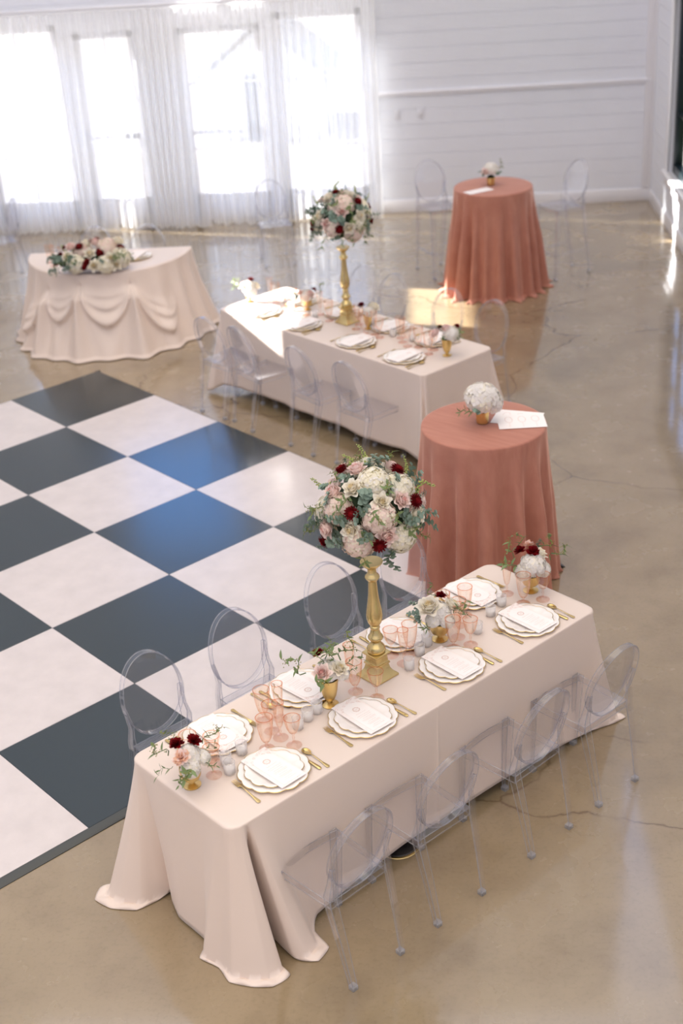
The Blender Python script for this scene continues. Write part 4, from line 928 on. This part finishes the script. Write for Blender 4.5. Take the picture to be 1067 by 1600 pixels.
FOOT = [(.001, 0), (.036, 0), (.0365, .0015), (.030, .003), (.012, .006), (.0055, .012)]
goblet = make_glass((FOOT + [(.0075, .02), (.0055, .028), (.009, .036), (.001, .038)], bowlp([(.006, .036), (.018, .044), (.026, .062), (.032, .09), (.037, .125), (.0395, .155), (.040, .172)])), .0395, .173, 8, .02)
wineg = make_glass((FOOT + [(.0045, .03), (.0065, .045), (.0045, .056), (.0075, .066), (.001, .068)], bowlp([(.006, .066), (.019, .076), (.028, .096), (.033, .118), (.0365, .138), (.0385, .152)])), .038, .153, 8, .03)
flute = make_glass((FOOT[:4] + [(.010, .006), (.005, .012), (.0045, .03), (.0065, .040), (.0045, .05), (.006, .058), (.001, .06)], bowlp([(.005, .058), (.013, .068), (.018, .09), (.0215, .12), (.025, .16), (.028, .196)])), .0275, .197, 6, .03)
for g_, nm in ((goblet, 'water_goblet'), (wineg, 'wine_glass'), (flute, 'champagne_flute')): g_.name = nm
def make_votive():
    o = empty('votive_candle'); mb = MB(); mb.lathe([(.001, 0), (.022, 0), (.0255, .004), (.0275, .03), (.028, .062), (.0255, .063), (.025, .03), (.021, .008), (.001, .008)], 28); mb.build('glass_cup', M['votive'], o)
    mb = MB(); mb.lathe([(.001, .009), (.0205, .009), (.0235, .030), (.020, .033), (.001, .032)], 24); c = mb.build('candle', M['wax'], o)
    mb = MB(); mb.tube([(0, 0, .032), (.0005, 0, .040)], .0007, 5); mb.build('wick', M['rubber'], c); return o
votive = make_votive()
def blade(mb, pts, t=.0022, lift=None):
    """flat shape given as (along, halfwidth, z)"""
    top = []; bot = []
    for x, w, z in pts: top.append((x, w, z)); bot.append((x, -w, z))
    vs = []; n = len(pts)
    for x, w, z in pts: vs += [(x, w, z), (x, 0, z + t * .35), (x, -w, z), (x, 0, z - t)]
    fs = []
    for i in range(n - 1):
        a = 4 * i
        for k in range(4): l = (k + 1) % 4; fs.append((a + k, a + l, a + 4 + l, a + 4 + k))
    fs += [(0, 1, 2, 3), tuple(4 * (n - 1) + k for k in (3, 2, 1, 0))]; mb.add(vs, fs)
def make_fork():
    o = empty('fork'); mb = MB(); blade(mb, [(-.10, .006, .003), (-.095, .0095, .003), (-.08, .0085, .0035), (-.05, .0045, .005), (0, .0032, .009), (.03, .0032, .010), (.038, .006, .008), (.045, .011, .0055), (.055, .012, .004)], .003); mb.build('handle', M['goldflat'], o)
    mb = MB()
    for k in range(4): y = (k - 1.5) * .0066; mb.tube([(.053, y, .004), (.075, y, .003), (.092, y, .0055), (.099, y, .0075)], [.0021, .0019, .0015, .0008], 6)
    mb.build('tines', M['goldflat'], o); return o
def make_knife():
    o = empty('knife'); mb = MB(); blade(mb, [(-.11, .004, .004), (-.106, .009, .0045), (-.09, .0098, .005), (-.04, .0078, .005), (-.012, .006, .005)], .007); mb.build('handle', M['goldflat'], o, bevel=.001)
    mb = MB(); blade(mb, [(-.014, .0045, .004), (0, .0075, .003), (.03, .0098, .003), (.08, .0095, .003), (.10, .0065, .003), (.11, .001, .003)], .0014); mb.build('blade', M['goldflat'], o); return o
def make_spoon():
    o = empty('spoon'); mb = MB(); blade(mb, [(-.095, .005, .003), (-.09, .0088, .003), (-.075, .0078, .0035), (-.045, .004, .005), (0, .003, .008), (.025, .0032, .008), (.036, .006, .0055)], .003); mb.build('handle', M['goldflat'], o)
    n = 20; vs = []; fs = []; K = [(1, 0), (.8, -.6), (.5, -.9), (.1, -1)]
    for q, dz in K:
        for i in range(n): a = 2 * pi * i / n; vs.append((.060 + .029 * q * cos(a), .0185 * q * sin(a) * (1 + .12 * cos(a)), .0072 + .006 * dz))
    for k in range(3):
        for i in range(n): j = (i + 1) % n; fs.append((k * n + i, k * n + j, (k + 1) * n + j, (k + 1) * n + i))
    fs.append(tuple(3 * n + i for i in range(n))); b = MB().add(vs, fs).build('bowl', M['goldflat'], o, angle=180); md = b.modifiers.new('t', 'SOLIDIFY'); md.thickness = .0012; return o
fork, knife, spoon = make_fork(), make_knife(), make_spoon()
def stroke(mb, pts, w=.0009, z=.0006, closed=False):
    """thin printed line"""
    n = len(pts); vs = []; fs = []
    for i, p in enumerate(pts):
        a = pts[(i - 1) % n] if closed or i else p; b = pts[(i + 1) % n] if closed or i < n - 1 else p
        dx, dy = b[0] - a[0], b[1] - a[1]; L = math.hypot(dx, dy) or 1; nx, ny = -dy / L * w / 2, dx / L * w / 2
        vs += [(p[0] + nx, p[1] + ny, z), (p[0] - nx, p[1] - ny, z)]
    for i in range(n if closed else n - 1): j = (i + 1) % n; fs.append((2 * i, 2 * i + 1, 2 * j + 1, 2 * j))
    mb.add(vs, fs)
def make_napkin():
    o = empty('floral_napkin'); mb = MB(); mb.box((0, 0, .001), (.285, .142, .0022)); mb.build('sheet', M['napkin'], o, smooth=False)
    mb = MB(); r = random.Random(3)
    for k in range(26):
        x, y = r.uniform(-.137, -.07), r.uniform(-.066, .066); s = r.uniform(.003, .007)
        if k > 18: x = r.uniform(.06, .137)
        stroke(mb, [(x + s * cos(a) * (1 + .3 * sin(3 * a)), y + s * sin(a)) for a in [2 * pi * i / 12 for i in range(12)]], .0011, .0024, True)
    mb.build('printed_flowers', M['print'], o, smooth=False); return o
def make_menu():
    o = empty('menu_card'); hw = .057; x1 = .118; n = 14
    out = [(x1, hw), (x1, -hw), (-.075, -hw)] + [(-.075 - .045 * sin(pi * i / n), -hw * cos(pi * i / n)) for i in range(1, n)] + [(-.075, hw)]
    out = out[::-1]
    mb = MB(); mb.loft([[(x, y, 0) for x, y in out], [(x, y, .0012) for x, y in out]]); mb.build('card', M['paper'], o, smooth=False)
    mb = MB(); r = random.Random(8); z = .0016
    ring = lambda R, w, c=-.062: stroke(mb, [(c + R * (1 + .06 * cos(9 * a)) * cos(a), R * (1 + .06 * cos(9 * a)) * sin(a)) for a in [2 * pi * i / 40 for i in range(40)]], w, z, True)
    ring(.0165, .0024); ring(.0125, .001)
    stroke(mb, [(-.066, -.005), (-.058, -.005), (-.058, .0), (-.066, .0)], .0012, z); stroke(mb, [(-.066, .004), (-.058, .004)], .0012, z)
    for x, hwid, h in ((-.028, .030, .007), (-.010, .038, .005), (.002, .034, .0035), (.016, .026, .005), (.028, .040, .0035), (.036, .036, .0035), (.050, .024, .005), (.062, .038, .0035), (.070, .034, .0035), (.084, .022, .005), (.096, .036, .0035)):
        pts = []; y = -hwid; k = 0
        while y < hwid: pts.append((x + h / 2 * (1 if k % 2 else -1) * r.uniform(.4, 1), y)); y += h * r.uniform(.3, .55); k += 1
        stroke(mb, pts, .0009, z)
    mb.build('print', M['print'], o, smooth=False)['label'] = 'pale pink wreath and lines of script'; return o
napkin, menu = make_napkin(), make_menu()

ZT = .773
def setting(x, y, face, where, grp, items, far=False):
    """one place setting; face = direction the diner looks; local +x points from the diner to the table centre"""
    f = R_(face); ux, uy = cos(f), sin(f); rx, ry = sin(f), -cos(f)         # towards centre, diner's right
    at = lambda a, b: (x + ux * a + rx * b, y + uy * a + ry * b)
    def T(p, lab, cat, a, b, z, rot=0):
        o = inst(p, lab + ' ' + where, cat, grp + ': ' + cat + 's'); X, Y = at(a, b); put(o, X, Y, z, face + rot); return o
    T(charger, 'white scalloped charger plate with gold rim', 'plate', 0, 0, ZT, rnd.uniform(0, 20))
    T(dinner, 'smaller gold-edged plate on the charger', 'plate', .0, .0, ZT + .0050, rnd.uniform(0, 30))
    dr = rnd.uniform(-3, 3)
    T(napkin, 'pale floral paper sheet on the plates', 'napkin', .003, .0, ZT + .0225, 180 + dr)
    T(menu, 'arched white menu card', 'menu card', -.010, .005, ZT + .0252, 180 + dr + 1)
    d = items.get('d', (rnd.uniform(-4, 4), rnd.uniform(-4, 4), rnd.uniform(-4, 4)))
    T(fork, 'gold fork', 'fork', -.02, -.175, ZT + .001, d[0]); T(knife, 'gold knife', 'knife', -.03, .155 - .01 * far, ZT + .001, 180 * 0 + d[1]); T(spoon, 'gold spoon', 'spoon', -.06, .192, ZT + .001, d[2])
NM = 'near table place settings'
NW = ("at the near table's frontmost open-floor seat", 'at the open-floor seat left of near candlestick', 'at the open-floor seat right of near candlestick', "at the near table's far right open-floor seat")
FW = ("at the near table's left dance-floor seat", 'behind the pink rose vase, near table', 'directly behind the near candlestick', "at the near table's far right dance-floor seat")
SY_ = (-3.320, -2.776, -2.172, -1.607)
for i in range(4):
    setting(6.668, SY_[i], 180, NW[i], NM, {}); setting(6.272, SY_[i] + (-.01, -.04, .012, .0)[i], 0, FW[i], NM, {}, True)
GL = {'g': (goblet, 'pink ribbed water goblet', 'goblet'), 'w': (wineg, 'pink stemmed wine glass', 'wine glass'), 'f': (flute, 'slender pink champagne flute', 'champagne flute')}
def glasses(spec, tab, suffix):
    for k, x, y, lab in spec:
        p, l, c = GL[k]; o = inst(p, '%s %s' % (l, lab), c, tab + ': ' + c + 's'); put(o, x, y, ZT, rnd.uniform(0, 360))
glasses([('g', 6.512, -3.232, 'by the place nearest the camera, open-floor side'), ('w', 6.585, -3.13, 'beside the spoon of the place nearest the camera'), ('f', 6.495, -3.135, 'between the first two open-floor places'),
         ('g', 6.330, -3.10, 'rearmost of the cluster between the first two places'), ('w', 6.425, -3.13, 'in the middle of the cluster between the first two places'), ('f', 6.375, -3.04, 'at the back of the cluster, by the second place knife'),
         ('f', 6.375, -2.585, 'standing behind the goblet just left of the candlestick'), ('g', 6.475, -2.645, 'just left of the candlestick base'), ('w', 6.590, -2.612, 'in front of the candlestick base'),
         ('w', 6.375, -2.305, 'right behind the candlestick base'), ('f', 6.475, -2.315, 'to the right of the candlestick base'), ('g', 6.430, -2.225, 'next to the flute right of the candlestick'),
         ('g', 6.557, -2.045, 'in front of the cream rose vase'), ('w', 6.600, -1.965, 'right of the cream rose vase'), ('f', 6.505, -1.955, 'between the cream rose vase and the fourth open-floor place'),
         ('g', 6.345, -1.900, 'behind the cream rose vase'), ('w', 6.43, -1.87, 'at the back right of the cream rose vase'), ('g', 6.385, -1.775, 'beside the right end plate on the dance floor side'),
         ('f', 6.400, -1.465, 'left of the last vase at the far right end'), ('g', 6.530, -1.482, 'in front of the last vase at the far right end'), ('w', 6.580, -1.382, 'right of the last vase, at the far right corner'),
         ('w', 6.420, -3.465, 'behind the first vase at the left end'), ('w', 6.490, -3.520, 'in front of the left end plate, beside the first vase'), ('g', 6.36, -3.55, 'rearmost at the left end, behind the first vase')], 'near table', '')
def votives(spec, tab):
    for x, y, lab in spec: put(inst(votive, 'frosted votive candle ' + lab, 'votive candle', tab + ': votive candles'), x, y, ZT)
votives([(6.458, -3.335, 'between the two left end plates'), (6.470, -3.435, 'rear one of the pair beside the first vase'), (6.53, -3.462, 'front one of the pair beside the first vase'), (6.500, -3.032, 'first of the row of three before the tall rose vase'), (6.482, -2.958, 'middle of the row of three before the tall rose vase'), (6.470, -2.888, 'nearest to the tall rose vase of the row of three'),
         (6.528, -2.330, 'foremost beside the flute right of the candlestick'), (6.476, -2.205, 'second in the row between candlestick and cream rose vase'), (6.443, -2.120, 'just left of the cream rose vase'), (6.548, -1.858, 'right of the cream rose vase glasses'), (6.485, -1.689, 'low in the gap left of the far right plate'), (6.459, -1.575, 'behind the card of the far right plate')], 'near table')

T2N = ("at the second table's sunlit left front seat", "at the second table's front seat left of candlestick", "at the second table's front seat right of candlestick", "at the second table's right end front seat")
T2F = ("at the second table's left rear seat", "behind the second table's candlestick", "at the second table's rear seat right of candlestick", "at the second table's right end rear seat")
for i, (x, xf) in enumerate(((1.71, 1.74), (2.24, 2.28), (2.895, 2.86), (3.44, 3.36))):
    setting(x, .682, 90, T2N[i], 'second table place settings', {}); setting(xf, 1.10, 270, T2F[i], 'second table place settings', {}, True)
glasses([('g', 1.60, .93, 'first from the sunlit left end of the second table'), ('f', 1.50, .95, 'beside the leftmost vase of the second table'), ('w', 1.76, .90, 'in the sun between the two left vases'), ('g', 1.83, .93, 'in the sun just left of the second small vase'), ('w', 2.06, .87, 'in the sun right of the second small vase'), ('f', 2.15, .96, 'in the sun left of the far candlestick'), ('g', 2.33, .90, 'hard against the left of the far candlestick base'),
         ('g', 2.60, .99, 'hard against the right of the far candlestick base'), ('w', 2.66, .90, 'between the far candlestick and the burgundy vase'), ('g', 2.80, .86, 'in front of the burgundy and white vase of the second table'), ('f', 2.88, .90, 'right of the burgundy and white vase'), ('w', 2.96, .88, 'second to the right of the burgundy and white vase'), ('g', 3.10, .98, 'in the middle of the right half of the second table'), ('f', 3.18, .92, 'near the right end of the second table, middle row'),
         ('w', 3.28, .88, 'third from the right end of the second table'), ('g', 3.36, .92, 'behind the right end plate of the second table'), ('g', 3.53, .86, 'left of the gold goblet vase at the right end'), ('w', 3.50, .95, 'just behind the goblet left of the last vase')], 'second table', '')
votives([(1.68, .99, 'at the left of the second table'), (1.88, .87, 'in front of the second small vase in the sun'), (2.18, .87, 'left of the far candlestick'), (2.70, 1.04, 'behind the burgundy vase'), (3.02, .97, 'in the middle of the second table right half'), (3.22, .99, 'toward the right end of the second table'), (3.43, 1.0, 'behind the last glasses of the second table')], 'second table')
# half-round table extras
o = inst(goblet, 'blush goblet at the left of the long arrangement on the half-round table', 'goblet', 'glasses on the half-round table'); putr(o, -.56, 1.05, .777)
o = inst(flute, 'blush champagne flute at the left of the half-round table', 'champagne flute', 'glasses on the half-round table'); putr(o, -.50, .93, .777)
o = inst(wineg, 'blush wine glass closest to the arrangement on the half-round table', 'wine glass', 'glasses on the half-round table'); putr(o, -.43, 1.03, .777)
for x, y, lab in ((.27, 1.10, 'on the half-round table right of the long arrangement'), (-.27, 1.12, 'on the half-round table hidden behind the long arrangement')):
    putr(inst(charger, 'white scalloped plate ' + lab, 'plate', 'plates on the half-round table'), x, y, .777); putr(inst(dinner, 'smaller scalloped plate on top, ' + lab, 'plate', 'plates on the half-round table'), x, y, .782)
    putr(inst(napkin, 'pale paper sheet on the plate ' + lab, 'napkin', 'napkins on the half-round table'), x, y, .7995, 75)
# signature sheets on the cocktail tables
def make_sheet(w, h, seed):
    o = empty('paper_sheet'); mb = MB(); mb.box((0, 0, .0006), (w, h, .0012)); mb.build('sheet', M['paper'], o, smooth=False)
    mb = MB(); r = random.Random(seed)
    for k in range(3):
        cy_ = h * (.30 - .28 * k); R = w * .15; stroke(mb, [(-w * .12 + R * 1.4 * cos(a), cy_ + R * .7 * sin(a)) for a in [2 * pi * i / 24 for i in range(24)]], .002, .0016, True)
        pts = []; x = w * .05; q = 0
        while x < w * .42: pts.append((x, cy_ + .006 * (1 if q % 2 else -1) * r.uniform(.4, 1))); x += .006; q += 1
        stroke(mb, pts, .0012, .0016)
    mb.build('print', M['print'], o, smooth=False); return o
sh = make_sheet(.22, .30, 1)
for x, y, z, rot, lab in ((5.335, -.165, 1.0745, -62, 'lower white sheet with faint printed ovals on the nearer rose-cloth cocktail table'), (5.39, -.19, 1.0762, -42, 'upper white printed sheet lying askew on the nearer rose-cloth cocktail table')):
    put(inst(sh, lab, 'paper', 'sheets on the nearer cocktail table'), x, y, z, rot)
sh2 = make_sheet(.13, .29, 2); put(tag(sh2, 'narrow white sheet on the farther cocktail table', 'paper'), 1.25, 3.91, 1.0745, -12)

# ------------------------------------------------------------------ light
sun = bpy.data.lights.new('sun', 'SUN'); so = bpy.data.objects.new('sun', sun); COL.objects.link(so)
sun.energy = 29; sun.angle = R_(.53); sun.color = (1, .975, .94)
d = Vector((cos(R_(-16)) , sin(R_(-16)), 0)) ; d = Vector((d.x, d.y, -.5 * d.x)).normalized()
so.rotation_euler = d.to_track_quat('-Z', 'Y').to_euler(); so.location = (-10, 4, 8)
W = bpy.data.worlds.new('sky'); SC.world = W; W.use_nodes = True; nt = W.node_tree; nt.nodes.clear()
tc = N(nt, 'ShaderNodeTexCoord'); sp = N(nt, 'ShaderNodeSeparateXYZ'); nt.links.new(tc.outputs['Generated'], sp.inputs[0])
el = ramp(nt, sp.outputs['Z'], [(0.26, (1.0, .99, .98, 1)), (.37, (.30, .85, 2.1, 1)), (.55, (.45, .8, 1.7, 1)), (.8, (1.0, .95, .90, 1))])
back = ramp(nt, sp.outputs['Y'], [(.1, (0, 0, 0, 1)), (.55, (1, 1, 1, 1))])
warm = ramp(nt, sp.outputs['Z'], [(0.0, (.24, .25, .35, 1)), (.35, (.38, .39, .50, 1)), (.8, (1.22, 1.10, .98, 1))])
mx = N(nt, 'ShaderNodeMix', data_type='RGBA'); nt.links.new(back.outputs[0], mx.inputs['Factor']); nt.links.new(warm.outputs[0], mx.inputs['A']); nt.links.new(el.outputs[0], mx.inputs['B'])
bg = N(nt, 'ShaderNodeBackground'); nt.links.new(mx.outputs['Result'], bg.inputs['Color']); bg.inputs['Strength'].default_value = 1.45
wo = N(nt, 'ShaderNodeOutputWorld'); nt.links.new(bg.outputs[0], wo.inputs['Surface'])

SC.view_settings.view_transform = 'Standard'; SC.view_settings.look = 'None'; SC.view_settings.gamma = 1; SC.view_settings.exposure = .38; SC.view_settings.use_curve_mapping = False
cy_ = SC.cycles
cy_.max_bounces = 10; cy_.diffuse_bounces = 4; cy_.glossy_bounces = 4; cy_.transmission_bounces = 6; cy_.transparent_max_bounces = 40
cy_.caustics_reflective = False; cy_.caustics_refractive = False; cy_.sample_clamp_indirect = 6; cy_.use_denoising = True
